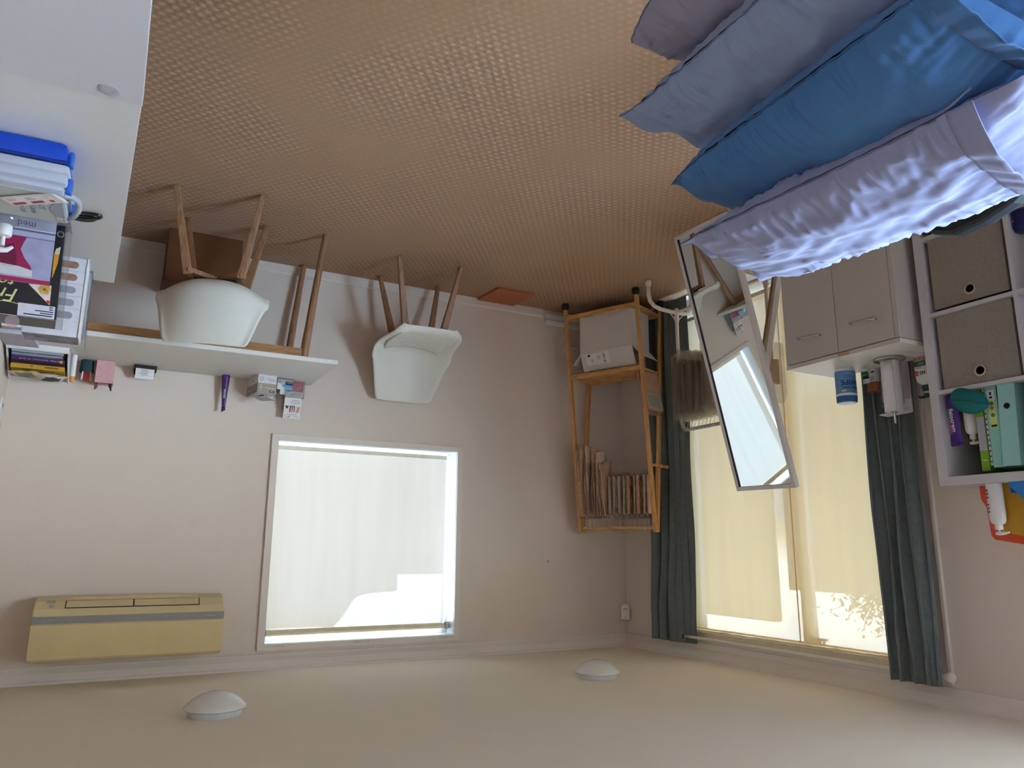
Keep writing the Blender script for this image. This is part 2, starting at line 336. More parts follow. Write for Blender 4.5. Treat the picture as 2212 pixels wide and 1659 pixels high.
# ------------------------------------------------------------------ outdoors, seen faintly through the blinds
struct(obj('ground', MB().add([(-40, -40, -.2), (40, -40, -.2), (40, 40, -.2), (-40, 40, -.2)], [(0, 1, 2, 3)]), mat('paving', (176, 166, 148), .9, var=.1, scale=2)))
EXT = mat('rendered_wall', (150, 132, 104), .9, var=.05, scale=3)
ROOFM = mat('roof_sheet', (120, 112, 100), .8, var=.05, scale=3)
tag(obj('neighbouring_wall', MB().box(-4.12, -4, 2.4, 7.5, -.2, 2.6), EXT), 'rendered wall of the next house, outside the sliding door', 'wall')
tag(obj('garden_fence', MB().box(-4.6, -4.5, -8, 2.6, -.2, 2.24), EXT), 'long rendered garden fence outside the sliding door', 'fence')
t = thing('tiled_house', 'stepped gable end and tiled roof outside the back window', 'house', (0, 5, -.2))
obj('gable', MB().prism([(-3, 0), (2.9, 0), (2.9, 2.89), (.8, 2.89), (.66, 2.75), (.52, 2.55), (.37, 2.51), (-.03, 2.49), (-.03, 2.28), (-3, 2.27)], 'y', 0, 2), EXT, t)
b = MB()
for i in range(9): b.lathe([(.045, 0), (.045, .1)], 10, (-.05-.09*i+.86, 0, 2.44))
obj('roof_ridge', MB().prism([(.62, 2.72), (.84, 2.93), (.84, 2.86)], 'y', -.05, 2.05), ROOFM, t)
t = thing('garden_tree', 'twiggy leafy tree beyond the fence outside the sliding door', 'tree', (-7.3, 3.3, -.2))
R = random.Random(3); b = MB(); b.tube([(0, 0, 0), (.03, .02, 1.2), (.0, .0, 2.7)], [.09, .07, .04], 8); lf = MB(); tips = []
for i in range(46):
    a = R.uniform(0, 2*PI); z0 = R.uniform(1.9, 2.75); l = R.uniform(.35, .95); e = R.uniform(-.1, 1.1)
    p = [Vector((0, 0, z0))]
    for k in range(1, 5):
        p.append(p[0]+Vector((math.cos(a)*l*k/4, math.sin(a)*l*k/4, e*l*k/4))+Vector((R.uniform(-.05, .05), R.uniform(-.05, .05), R.uniform(-.05, .08))))
    b.tube(p, [.03, .022, .016, .012, .007], 5); tips += p[2:]
for i in range(1300):
    c = R.choice(tips)+Vector((R.gauss(0, .13), R.gauss(0, .13), R.gauss(0, .13))); u = Vector((R.uniform(-1, 1), R.uniform(-1, 1), R.uniform(-1, 1))).normalized(); w = u.orthogonal().normalized(); s_ = R.uniform(.022, .042)
    lf.add([c-u*s_*1.6, c+w*s_*.6, c+u*s_*1.6, c-w*s_*.6], [(0, 1, 2, 3)])
obj('trunk', b, mat('bark', (96, 80, 62), .9), t); o = obj('foliage', lf, mat('leaf', (92, 104, 62), .8), t); o['kind'] = 'stuff'

# ------------------------------------------------------------------ blinds, curtains, rod
def blind(name, label, cloth, along, a0, a1, z0, z1, off, tube_r, side):
    """along='x' for the back window, 'y' for the door; off is the plane"""
    t = thing(name, label, 'blind', (0, 0, 0))
    def P(a, d, z): return (a, off+d, z) if along == 'x' else (off+d, a, z)
    n = 40; b = MB()
    def f(i, j):
        a = a0+(a1-a0)*i; z = z0+(z1-z0)*j
        return P(a, (.0022*math.sin(i*17+1.5*math.sin(j*3))*(1-.6*j)+.0012*math.sin(i*43+j*2))*(1 if along == 'x' else min(1, abs(a+1.55)*6)), z)
    b.grid(f, n, 24); obj('blind_cloth', b, cloth, t, smooth='all')
    b = MB(); b.tube([P(a0, side*tube_r*.9, z1+tube_r*.6), P(a1, side*tube_r*.9, z1+tube_r*.6)], tube_r, 16); obj('roller', b, mat('roller_cloth', (222, 208, 176), .7), t, smooth=True)
    b = MB()
    if along == 'x': b.box(a0, a1, off-.006, off+.006, z0-.022, z0+.004, .003)
    else: b.box(off-.006, off+.006, a0, a1, z0-.022, z0+.004, .003)
    obj('bottom_bar', b, mat('bar_cloth', (226, 218, 196), .6), t)
    return t
t = blind('roller_blind', 'pale sun-lit roller blind in the square back window', BLIND1, 'x', 1.402, 2.513, 1.143, 2.205, .080, .018, -1)
obj('bracket', MB().box(1.372, 1.40, .05, .105, 2.19, 2.235, .004), CHROME, t); obj('bracket', MB().box(2.514, 2.526, .05, .105, 2.19, 2.235, .004), CHROME, t)
b = MB()
for i in range(70): b.lathe([(.0005, -.0016), (.0019, 0), (.0005, .0016)], 6, (2.519, .06, 1.12+i*.0155))
o = obj('bead_chain', b, PLAST, t); o['kind'] = 'stuff'
blind('roller_blind', 'cream roller blind tinted for warm daylight over the right pane of the sliding door', BLIND2, 'y', -1.556, DY1+.012, .19, 2.222, -.018, .020, -1)
blind('roller_blind', 'cream roller blind tinted for warm daylight over the left pane of the sliding door', BLIND2, 'y', DY0+.012, -1.546, .19, 2.222, -.0195, .020, -1)
struct(obj('trim_5', MB().box(-.052, -.004, DY0+.002, DY1-.002, 2.236, 2.298, .003), mat('pelmet_paint', (214, 203, 178), .6)))
def curtain(label, y0, y1, folds, depth, seed, eyelets, spread=0, cx=.048, flat_end=False):
    t = thing('eyelet_curtain', label, 'curtain', (cx, 0, 0))
    R = random.Random(seed); ph = [R.uniform(-.35, .35) for _ in range(folds*2+2)]
    def f(i, j):
        z = .035+(2.305-.035)*j; s = i*folds*2*PI; k = int(i*folds*2)
        a = depth*math.sin(s+ph[min(k, len(ph)-1)]*.6)*(1-.16*math.sin(j*9+k))*(1.0 if j < .93 else .8)
        tz = max(0, min(1, (z-1.65)/.5)); tz = tz*tz*(3-2*tz)
        if flat_end:
            a = a*(1-.35*tz)+.040*tz
            if i > .6: q = (i-.6)/.4; fl_ = (.052-.056*q)*tz+(.026-.02*q)*(1-tz)+.004*math.sin(j*14+i*20); w_ = min(1, q*5); a = a*(1-w_)+fl_*w_
        y = y0+(y1-y0)*i+.012*math.sin(s*2+seed)+.006*math.sin(j*11+i*9)+spread*(1-j)*(i-.0)
        return (a+.003*noise.noise((i*30, j*9, seed)), y, z)
    b = MB(); b.grid(f, folds*16, 60); obj('curtain_cloth', b, CURT, t, smooth='all', solid=.002)
    for e in eyelets:
        b = MB(); i = (e-y0)/(y1-y0); c = f(i, (2.26-.035)/2.27)
        ring = [(c[0]+.012, e+.021*math.cos(k*PI/12), 2.266+.021*math.sin(k*PI/12)) for k in range(24)]
        b.tube(ring, .004, 6, closed=True); obj('eyelet', b, CHROME, t, smooth=True); obj('eyelet_hole', MB(frame((c[0]+.010, e, 2.266), (0, 1, 0), (0, 0, 1))).lathe([(.0195, 0), (.0195, .0006)], 20), DARK, t)
    return t
curtain('grey eyelet curtain gathered at the corner end of the sliding door', -.40, -.785, 4, .030, 5, [-.700], spread=-.05, flat_end=True)
curtain('dark grey eyelet curtain gathered at the bookcase end of the sliding door', -2.175, -2.42, 4, .034, 9, [], cx=.108)
t = thing('curtain_rod', 'thin white curtain rod with ball finial above the sliding door', 'curtain rod', (.06, .025, 2.266))
b = MB(); b.tube([(0, -.42, 0), (0, -2.44, 0)], .0085, 12); obj('rod', b, WHITEM, t, smooth=True)
b = MB(); b.lathe([(.004, -.022), (.014, -.018), (.021, -.008), (.022, .002), (.017, .014), (.006, .021)], 20, (0, -2.462, 0)); obj('finial', b, WHITEM, t, smooth=True)
obj('bracket', MB().tube([(0, -2.428, 0), (-.06, -2.428, 0)], .006, 10), WHITEM, t, smooth=True)
b = MB(Matrix.Rotation(PI/2, 4, 'X')); b.lathe([(.013, 2.438), (.016, 2.445), (.013, 2.452)], 16); obj('collar', b, WHITEM, t, smooth=True)
# ------------------------------------------------------------------ wall fittings
t = thing('air_conditioner', 'yellowed wall-mounted air conditioner with grey band, right of the back window', 'air conditioner', (3.222, 0, 1.985))
YEL = mat('yellowed_plastic', (206, 184, 138), .5, var=.03, scale=6); YEL2 = mat('yellowed_plastic_lower', (206, 188, 146), .5, var=.03, scale=6)
hw = .437
pr = [(0, 0), (-.07, -.005), (-.135, .012), (-.178, .045), (-.198, .075), (-.200, .11), (-.196, .285), (-.18, .292), (0, .295)]
obj('body', MB().prism(pr, 'x', -hw, hw), YEL2, t, bevel=.006)
obj('front_panel', MB().prism([(-.196, .118), (-.206, .118), (-.207, .13), (-.203, .276), (-.196, .286)], 'x', -hw-.001, hw+.001), YEL, t, bevel=.003)
obj('grey_band', MB().prism([(-.196, .079), (-.2035, .079), (-.205, .114), (-.196, .114)], 'x', -hw-.001, hw+.001), mat('grey_band', (138, 134, 130), .45), t)
M_ = frame((0, -.1352, .0105), (1, 0, 0), (0, -.043, .033))
b = MB(M_); b.box(-.31, -.003, .004, .050, -.002, .004); obj('louvre', b, YEL2, t, bevel=.001)
b = MB(M_); b.box(.003, .30, .004, .050, -.002, .004); obj('louvre', b, YEL2, t, bevel=.001)
b = MB(M_); b.box(-.315, .305, .0, .054, -.004, .0012); obj('louvre_gap', b, DARK, t)
obj('louvre', MB(M_).box(-.31, .30, -.03, -.004, -.003, .002), YEL2, t)
b = MB(M_); b.box(.352, .372, .03, .045, 0, .002); b.box(.348, .385, -.002, .012, 0, .002); obj('badge', b, mat('badge_grey', (160, 158, 150), .5), t)
flat('print', lines(1, .08, .010, 3), frame((-.40, -.2052, .092), (1, 0, 0), (0, 0, 1)), mat('pale_print', (178, 174, 168), .5), t)
flat('print', lines(1, .08, .008, 5), frame((.33, -.2052, .092), (1, 0, 0), (0, 0, 1)), mat('pale_print', (178, 174, 168), .5), t)
def ceil_light(x, y, label):
    t = thing('ceiling_light', label, 'ceiling light', (x, y, 2.4), 0, 'round ceiling lights')
    obj('base', MB().lathe([(.10, 0), (.104, -.004), (.107, -.018), (.107, -.026)][::-1], 40), mat('light_base', (204, 208, 212), .4), t, smooth=True)
    obj('shade', MB().lathe([(.0, -.094), (.03, -.092), (.062, -.082), (.092, -.064), (.112, -.046), (.121, -.036), (.122, -.031), (.116, -.026), (.10, -.024)], 48), mat('opal_shade', (224, 222, 216), .25, spec=.5, var=.005), t, smooth=60)
ceil_light(2.918, -1.135, 'round opal ceiling light nearer the air conditioner'); ceil_light(.985, -1.065, 'round opal ceiling light nearer the sliding door')
t = thing('motion_sensor', 'small white alarm motion sensor high in the room corner', 'sensor', (.001, -.001, 2.115), math.radians(45))
b = MB(); b.prism([(-.030, 0), (.030, 0), (.030, .086), (.024, .100), (.010, .106), (-.010, .106), (-.024, .100), (-.030, .086)], 'y', -.066, -.025)
for q in b.v: q.z = .106-q.z
obj('case', b, PLAST, t, bevel=.004); obj('back_wedge', MB().prism([(-.028, -.03), (.028, -.03), (.004, -.003), (-.004, -.003)], 'z', .004, .1), PLAST, t)
obj('lens_slot', MB().box(-.013, .013, -.0672, -.066, .032, .036), BLACK, t)
b = MB(frame((0, -.066, .092), (1, 0, 0), (0, 0, 1))); b.tube([(.006*math.cos(k*PI/8), .006*math.sin(k*PI/8), .0004) for k in range(16)], .0007, 4, closed=True); obj('emblem', b, INK, t)
t = thing('power_outlet', 'white double power outlet low on back wall behind bamboo rack', 'outlet', (.457, 0, .287))
obj('plate', MB().box(-.058, .058, -.009, 0, -.036, .036, .003), PLAST, t)
for s_ in (-.03, .03):
    b = MB()
    for dx, a in ((-.007, .5), (.007, -.5)): b.taper((s_+dx-.003*a, -.0094, .006), (s_+dx+.003*a, -.0094, -.004), .001, .0006, .001, .0006)
    b.box(s_-.001, s_+.001, -.0096, -.009, -.016, -.008); obj('socket_slot', b, DARK, t)
    obj('rocker', MB().box(s_-.006, s_+.006, -.012, -.009, .016, .028, .001), PLAST, t)
t = thing('power_board', 'white cable duct and plug strip along the back wall base near the corner', 'cable duct', (.55, 0, .03))
obj('duct', MB().box(-.15, .135, -.03, 0, .0, .045, .006), PLAST, t); obj('lid', MB().box(-.15, .135, -.04, -.0, .05, .085, .008), PLAST, t)
t = thing('wall_hook', 'tiny dark wire hook on the back wall above the bamboo rack', 'hook', (.661, 0, 1.811))
b = MB(); b.tube([(0, 0, 0), (0, -.008, .0), (.002, -.012, .006), (.006, -.010, .012), (.010, -.006, .010)], .002, 6); obj('wire', b, BLACK, t, smooth=True)
t = thing('light_switch', 'white light switch plate on the right wall', 'switch', (XR, -.13, 1.06))
obj('plate', MB().box(-.009, 0, -.036, .036, -.058, .058, .003), PLAST, t); obj('rocker', MB().box(-.013, -.009, -.008, .008, -.03, -.01, .002), mat('rocker_grey', (150, 146, 144), .5), t)

# ------------------------------------------------------------------ wood-legged desk along the back wall
t = thing('writing_desk', 'white-topped desk with oak legs against the back wall', 'desk', (0, 0, 0))
obj('desktop', MB().box(2.362, 3.905, -.633, -.008, .727, .752, .003), WHITE, t)
for sx, xt, xb in ((1, 2.536, 2.463), (-1, 3.745, 3.80)):
    for yt, yb in ((-.565, -.600), (-.085, -.062)):
        b = MB(); b.tube([(xb, yb, 0), (xb+(xt-xb)*.5, yb+(yt-yb)*.5, .35), (xt, yt, .727)], [.0165, .0195, .0235], 12); obj('leg', b, OAK, t, smooth=True)
obj('apron', MB().box(2.55, 3.74, -.585, -.563, .672, .727), OAKH, t); obj('apron', MB().box(2.55, 3.74, -.095, -.073, .672, .727), OAKH, t)
# ------------------------------------------------------------------ shell chairs
def shell_chair(loc, rz, label):
    t = thing('shell_chair', label, 'chair', loc, rz, 'white shell chairs')
    cp = [(-.238, .432), (-.225, .452), (-.19, .462), (-.10, .452), (0, .440), (.08, .438), (.14, .452), (.185, .492), (.212, .56), (.232, .65), (.248, .73), (.262, .795), (.268, .815)]
    hwid = [.165, .195, .215, .235, .248, .254, .256, .252, .240, .222, .204, .186, .172]
    rise = [.004, .012, .022, .038, .058, .08, .10, .075, .03, .0, -.006, -.012, -.014]
    fwd = [0, 0, 0, .0, .01, .03, .065, .10, .105, .085, .062, .042, .035]
    def cr(A, x):
        x *= len(A)-1; i = min(int(x), len(A)-2); f = x-i
        p0, p1, p2, p3 = (A[max(0, min(len(A)-1, i+k))] for k in (-1, 0, 1, 2))
        return .5*((2*p1)+(-p0+p2)*f+(2*p0-5*p1+4*p2-p3)*f*f+(-p0+3*p1-3*p2+p3)*f**3)
    ys = [a for a, _ in cp]; zs = [c for _, c in cp]
    def f(i, j):
        u = i*2-1; w = cr(hwid, j); a = abs(u)
        # edges wave outward into a small rolled lip
        lip = max(0, (a-.9)/.1)
        x = u*w*(1+.02*lip)
        y = cr(ys, j)-cr(fwd, j)*a**2.4+.010*lip*(1 if j > .5 else 0); z = cr(zs, j)+cr(rise, j)*a**2.6-.010*lip*(1 if j < .55 else 0)
        if j > .9: z -= .014*(1-a*a)*(j-.9)/.1
        return (x, y, z)
    obj('shell', MB().grid(f, 36, 64), SHELL, t, smooth='all', solid=.009)
    for sx in (-1, 1):
        for sy in (-1, 1):
            b = MB(); b.taper((sx*.203, sy*.197, 0), (sx*.122, sy*.118, .425), .0125, .0125, .021, .017); obj('leg', b, OAK, t, bevel=.005)
    for s_ in (1, -1):
        b = MB(); b.taper((-.135, -.13*s_, .405), (.135, .13*s_, .405), .012, .02, .012, .02, u=(0, 0, 1)); obj('cross_bar', b, OAK, t, bevel=.002)
    for sx in (-1, 1):
        obj('gusset', MB().prism([(-.12, .425), (.12, .425), (.12, .39), (.09, .405), (-.09, .405), (-.12, .39)], 'x', sx*.12-.008, sx*.12+.008), OAK, t)
    obj('seat_plate', MB().box(-.1, .1, -.09, .09, .425, .434), BLACK, t)
    obj('seat_pad', MB().grid(lambda i, j: (lambda u, v: (u*.19*(1-.06*v*v), v*.165-.045, .452+.012*(1-u**4)*(1-v**4)+.03*abs(u)**2.6+(.018*max(0, v)**3)-.012*max(0, -v)**2*0))(i*2-1, j*2-1), 20, 20), mat('pale_seat_pad', (222, 221, 212), .8), t, smooth='all', solid=.006)
    return t
c1 = shell_chair((3.018, -.702, 0), PI+math.radians(13), 'white shell chair with oak legs seen from behind, pulled up to the oak-legged desk')
c2 = shell_chair((1.783, -.303, 0), math.radians(1), 'white shell chair with oak legs facing the room beneath the back window')
# ------------------------------------------------------------------ box under the desk, tile on the floor
t = thing('cork_box', 'orange-brown box on the floor under the oak-legged desk', 'box', (3.06, -.145, 0))
ORB = mat('orange_brown_board', (92, 50, 15), .7, var=.05, scale=20); ORB2 = mat('dark_brown_board', (70, 46, 32), .8, var=.05)
b = MB(); b.box(-.198, .19, -.13, .13, 0, .295); obj('carcass', b, ORB2, t, bevel=.002)
obj('front_board', MB().box(-.2, .188, -.134, -.13, 0, .297), ORB, t); obj('lid', MB().box(-.2, .2, -.134, .13, .295, .305), ORB, t, bevel=.001)
tag(obj('floor_tile', MB().add([(.929, -.292, .002), (1.219, -.296, .002), (1.238, -.017, .002), (.952, -.017, .002), (.929, -.292, .018), (1.219, -.296, .018), (1.238, -.017, .018), (.952, -.017, .018)], [(3,2,1,0),(4,5,6,7),(0,1,5,4),(1,2,6,5),(2,3,7,6),(3,0,4,7)]), mat('terracotta', (168, 92, 60), .6, var=.05, scale=12), bevel=.003), 'square terracotta tile lying on carpet against the back wall', 'tile')
# ------------------------------------------------------------------ bamboo rack in the corner
RA = Vector((.388, -.721, 0)); RZ = math.radians(66.24); RD = Vector((math.cos(RZ), math.sin(RZ), 0)); RB = Vector((-RD.y, RD.x, 0))
def rack_at(x, y, z): return RA+RD*x+RB*y+Vector((0, 0, z))
t = thing('bamboo_rack', 'bamboo clothes rack with two shelves in the room corner', 'clothes rack', RA, RZ)
LEN, DEP, HT = .576, .36, 1.62
for x in (0, LEN):
    for y0 in (0, DEP):
        b = MB(); b.taper((x, y0+(DEP/2-y0)*.028, .045), (x+(.012 if y0 == 0 else -.012)*0, DEP/2+(-.012 if y0 == 0 else .012), HT), .011, .017, .011, .017); obj('leg', b, BAMBOO, t, bevel=.004)
        obj('foot_cap', MB().lathe([(.020, 0), (.025, .006), (.027, .02), (.026, .036), (.018, .046)], 16, (x, y0, 0)), BLACK, t, smooth=True)
obj('hanging_rail', MB(frame((0, DEP/2, 1.59), (0, 1, 0), (0, 0, 1))).tube([(0, 0, 0), (0, 0, LEN)], .012, 12), BAMBOOH, t, smooth=True)
for x in (0,):
    for y, z in ((.155, 1.21), (.205, 1.21)): pass
for (y, sgn) in ((.131, -1), (.229, 1)):
    b = MB(); b.tube([(.0, y, 1.19), (-.035, y+sgn*.0, 1.19), (-.075, y, 1.198)], [.009, .010, .012], 10); obj('peg', b, BAMBOO, t, smooth=True)
for zs_, nm in ((.105, 'lower'), (.535, 'upper')):
    ya = DEP/2*zs_/HT; yb = DEP-ya
    for y in (ya, yb): obj('shelf_rail', MB().box(.01, LEN-.01, y-.008, y+.008, zs_-.014, zs_+.018), BAMBOOH, t, bevel=.002)
    for k in range(4):
        y0 = ya+.012+(yb-ya-.024)*k/4; obj('shelf_board', MB().box(.008, LEN-.008, y0+.0008, y0+(yb-ya-.024)/4-.0008, zs_-.004, zs_+.008), BAMBOOH, t)
# carton on the lower shelf
t = thing('cardboard_carton', 'open white cardboard carton on the lower bamboo shelf', 'box', rack_at(.27, .16, .1135), RZ)
CARD = mat('white_card', (212, 206, 202), .8, var=.02)
b = MB(); b.box(-.208, .208, -.122, .122, 0, .004)
for y in (-.122, .118): b.box(-.208, .208, y, y+.004, .004, .265)
for x in (-.208, .204): b.box(x, x+.004, -.118, .118, .004, .265)
obj('carton_body', b, CARD, t)
M_ = frame((0, -.122, .265), (1, 0, 0), (0, .05, .125))
obj('flap', MB(M_).box(-.208, .208, 0, .132, -.002, .002), CARD, t)
for sx in (-1, 1):
    Mf = frame((sx*.206, 0, .265), (0, 1, 0), (sx*.05, 0, .06)); obj('flap', MB(Mf).box(-.118, .118, 0, .10, -.0015, .0015), CARD, t)
lab = flat('shipping_label', [(-.02, .165, .015, .095)], frame((0, -.1245, .265), (1, 0, 0), (0, .05, .125)), PAPER, t, .0008)
Mf = frame((0, -.126, .2655), (1, 0, 0), (0, .05, .125))
R = random.Random(4); bars = []; x = -.0
for k in range(14):
    w = R.choice((.0012, .002, .003)); bars.append((.012, .03, .022+k*.005, .022+k*.005+w))
flat('print', bars+lines(4, .03, .03, 2, .05, .03)+lines(3, .03, .025, 8, .11, .05)+[(.13, .15, .02, .034)], Mf, INKD, t)
# flat packs standing on the upper shelf
SKIN = mat('skin_print', (224, 176, 160), .6, var=.12, scale=18)
def flat_pack(x, y, z, tilt, rz, label, stripes):
    t = thing('flat_pack', label, 'package', rack_at(x, y, z), RZ+rz, 'packets on the upper bamboo shelf')
    M_ = Matrix.Rotation(tilt, 4, 'Y')
    obj('pack', MB(M_).box(-.012, .012, -.085, .085, 0, .27, .004), SKIN, t)
    if stripes:
        obj('label_panel', MB(M_).box(-.0128, -.012, -.08, .06, .165, .262), PAPER, t)
        obj('print', MB(M_ @ Matrix.Identity(4)).add(*(lambda q: (q.v, q.f))(sum_boxes([(-.0132, -.0128, -.076, .056, .172+k*.0098, .176+k*.0098) for k in range(9)]))), INK, t)
    obj('wrapper', MB(M_).box(-.016, .016, -.092, .092, .002, .30, .006), BAG, t)
def sum_boxes(L):
    q = MB()
    for r in L: q.box(*r)
    return q
flat_pack(.030, .20, .548, math.radians(-9), .15, 'pink printed packet in clear wrap, front one on upper bamboo shelf', True)
flat_pack(.075, .215, .548, math.radians(-12), .05, 'brown toned packet in clear wrap, rear one on upper bamboo shelf', False)
# ------------------------------------------------------------------ garments on hangers
def hook(parent, drop=.07, wide=.045, m=None):
    b = MB(); p = [(0, .012, -.004), (0, .010, .008), (0, .0, .0155), (0, -.010, .008), (0, -.012, -.004), (0, -.004, -.022), (0, 0, -.03), (0, 0, -drop)]
    b.tube(p, .0014, 6); b.tube([(0, -wide, -drop-.012), (0, 0, -drop), (0, wide, -drop-.012)], .0014, 6)
    return obj('hook', b, m or CHROME, parent, smooth=True)
def bag(parent, w, top, bot, thick, seed, m=None):
    def f(side):
        def g(i, j):
            z = bot+(top-bot)*j; a = 1-abs(2*i-1)**3; e = min(1, (1-j)*5)*min(1, .35+j*6)
            y = (i-.5)*w*(1-.25*max(0, j-.9)/.1)
            return (side*thick*a*e*(1+.8*noise.noise((i*5, j*7, seed)))+.004*noise.noise((i*9, j*12, seed+5)), y, z+.012*noise.noise((i*4, 0, seed))*(1 if j < .1 else .2))
        return g
    b = MB(); b.grid(f(1), 14, 22); b.grid(f(-1), 14, 22); return obj('clear_bag', b, m or BAG, parent, smooth='all')
def pouch(loc, rz, kind, seed, label):
    """zip pouch on a hanger: local Y is its width, Z hangs down"""
    t = thing('garment_pouch', label, 'clothing bag', loc, rz, 'pouches hanging on the bamboo rack')
    R = random.Random(seed); hook(t, .065)
    w = .155; top = -.06; bot = -.37+R.uniform(-.012, .012); th = .012
    if kind == 0:      # printed white card in front of a folded garment
        b = MB(); b.prism([(-.062, -.34), (.062, -.34), (.064, -.10), (.058, -.088), (-.058, -.088), (-.064, -.10)], 'x', -.0065, -.0045); obj('insert_card', b, PAPER, t)
        flat('print', lines(9, .08, .10, seed, -.05, -.06, .25)+lines(2, .03, .02, seed+3, -.05, .06, .4), frame((-.0066, 0, -.21), (0, -1, 0), (0, 0, 1)), INK, t)
        b = MB(); b.box(-.004, .009, -.066, .066, -.345, -.10, .003); obj('folded_garment', b, BEIGE2, t)
    elif kind == 1:    # folded pale garment with a clipped wire
        b = MB(); b.grid(lambda i, j: (-.008*math.sin(i*PI)-.003*math.sin(i*13+j*3), (i-.5)*.13, -.345+.25*j+.01*math.sin(i*PI)), 12, 14); obj('folded_garment', b, BEIGE2, t, smooth='all', solid=.009)
        b = MB(); b.box(-.0125, -.0115, -.05, .055, -.33, -.13); obj('insert_card', b, PAPER, t)
    else:              # skin-toned printed sleeve
        b = MB(); b.box(-.01, .009, -.062, .062, -.345, -.09, .004); obj('folded_garment', b, SKIN if kind == 2 else BEIGE, t)
        b = MB(); b.tube([(-.012, -.05, -.31), (-.013, .02, -.25), (-.012, -.045, -.19)], .005, 6); obj('printed_fold', b, mat('rose_print', (190, 120, 104), .7), t, smooth=True)
    b = MB(); b.tube([(-.016, -.055, -.23), (-.02, .0, -.205), (-.016, .06, -.225)], .0013, 5); b.tube([(-.016, -.045, -.225), (-.02, .02, -.15), (-.012, .05, -.12)], .0013, 5); obj('clip_wire', b, CHROME, t, smooth=True)
    bag(t, w, top, bot, th, seed)
    return t
ordn = ['first', 'second', 'third', 'fourth', 'fifth', 'sixth', 'seventh', 'eighth', 'ninth', 'tenth', 'eleventh', 'twelfth']
kinds = [2, 1, 3, 1, 3, 1, 0, 1, 0]; desc = {0: 'clear pouch with printed white card', 1: 'clear pouch with folded pale garment', 2: 'clear pouch with pink printed sleeve', 3: 'clear pouch with beige folded garment'}
for k in range(9):
    pouch(rack_at(.028+k*.037, .18, 1.592), RZ+random.uniform(-.14, .14)-.12, kinds[k], 20+k, f'{desc[kinds[k]]} on bamboo rail, {ordn[k]} from the near end')
t = thing('sticky_note', 'yellow sticky note on a pouch hanging on the bamboo rail', 'note', rack_at(.092, .155, 1.37), RZ)
obj('note', MB().grid(lambda i, j: (-.021-.004*i, (i-.5)*.045, (j-.5)*.075), 4, 4), mat('yellow_note', (226, 210, 110), .8), t, solid=.0006)
def long_garment(loc, rz, L, w, seed, label, wrapped):
    t = thing('compression_garment', label, 'garment', loc, rz, 'garments hanging on the bamboo rack')
    hook(t, .06, .06)
    def f(i, j):
        z = -.085-L*(1-j); ww = w*(.62+.38*min(1, (1-j)*2.2)); y = (i-.5)*ww
        return (.016*math.sin(i*PI*1.0)*(1-.3*j)+.007*math.sin(i*9+j*5+seed)+.006*noise.noise((i*3, j*4, seed)), y, z+.02*math.sin(i*PI+seed)*(1 if j < .15 else .0))
    b = MB(); b.grid(f, 16, 26); b.grid(lambda i, j: (-(f(i, j)[0])*.9-.004, f(i, j)[1], f(i, j)[2]), 16, 26); obj('garment', b, [BEIGE, BEIGE2][seed % 2], t, smooth='all', solid=.003)
    b = MB(); b.grid(lambda i, j: (f(i, j*.1)[0]+.004, f(i, j*.1)[1]*1.03, f(i, j*.1)[2]), 16, 3); obj('hem_band', b, BEIGE, t, smooth='all', solid=.004)
    if wrapped: bag(t, w+.02, -.07, -.085-L*.86, .026, seed+9)
for k, (x, L, w, wr, l) in enumerate(((.372, .36, .17, False, 'tan folded garment on bamboo rail beside the clear pouches'), (.412, .42, .18, True, 'long wrapped beige garment on bamboo rail, second past the pouches'), (.448, .44, .18, True, 'long wrapped beige garment on bamboo rail, third past the pouches'),
        (.488, .47, .20, True, 'long wrapped beige garment on bamboo rail, fourth past the pouches'), (.522, .48, .22, False, 'broad unwrapped beige garment on bamboo rail near its far end'), (.552, .47, .22, False, 'outermost tan garment at the far end of bamboo rail'))):
    long_garment(rack_at(x, .18, 1.592), RZ-.1+random.uniform(-.12, .12), L, w, 40+k, l, wr)
for k in range(7):
    t = thing('wire_hanger', f'empty clear hanger hook on bamboo rail, {ordn[k]} from far end', 'hanger', rack_at(.56-k*.018-.008, .18, 1.592), RZ, 'empty hooks on the bamboo rail'); hook(t, .05, .03, mat('pale_hook', (220, 206, 180), .4))
# ------------------------------------------------------------------ white garment rack behind the mirror
t = thing('garment_rack', 'low white metal garment rack standing behind the tilted mirror', 'clothes rack', (.2, -.905, 0))
PY = (0, -.775)
for y in PY:
    b = MB(); b.tube([(.205, y+.027, .035), (.205, y+.027, .10), (.196, y+.022, .145), (.170, y+.014, .175), (.13, y+.006, .19), (.06, y, .197), (0, y, .197), (-.06, y, .197), (-.10, y, .185), (-.125, y, .15), (-.13, y, .1), (-.13, y, .035)], .0135, 10); obj('foot_tube', b, WHITEM, t, smooth='all')
    for fx, fy in ((.205, y+.027), (-.13, y)): obj('foot_cap', MB().lathe([(.012, 0), (.02, .006), (.021, .02), (.019, .034), (.013, .044)], 14, (fx, fy, 0)), mat('ivory_plastic', (226, 218, 196), .5), t, smooth=True)
    obj('pole', MB().tube([(0, y, .197), (0, y, .93)] if y else [(0, 0, .197), (0, 0, .86)], .0115, 12), WHITEM, t, smooth=True)
    obj('collar', MB().lathe([(.014, .17), (.016, .19), (.016, .25), (.013, .265)], 14, (0, y, 0)), WHITEM, t, smooth=True)
    for sx in (1, -1): obj('brace', MB().tube([(sx*.065, y, .197), (0, y, .262)], .003, 6), WHITEM, t)
obj('cross_tube', MB().tube([(0, 0, .197), (0, -.775, .197)], .011, 10), WHITEM, t, smooth=True)
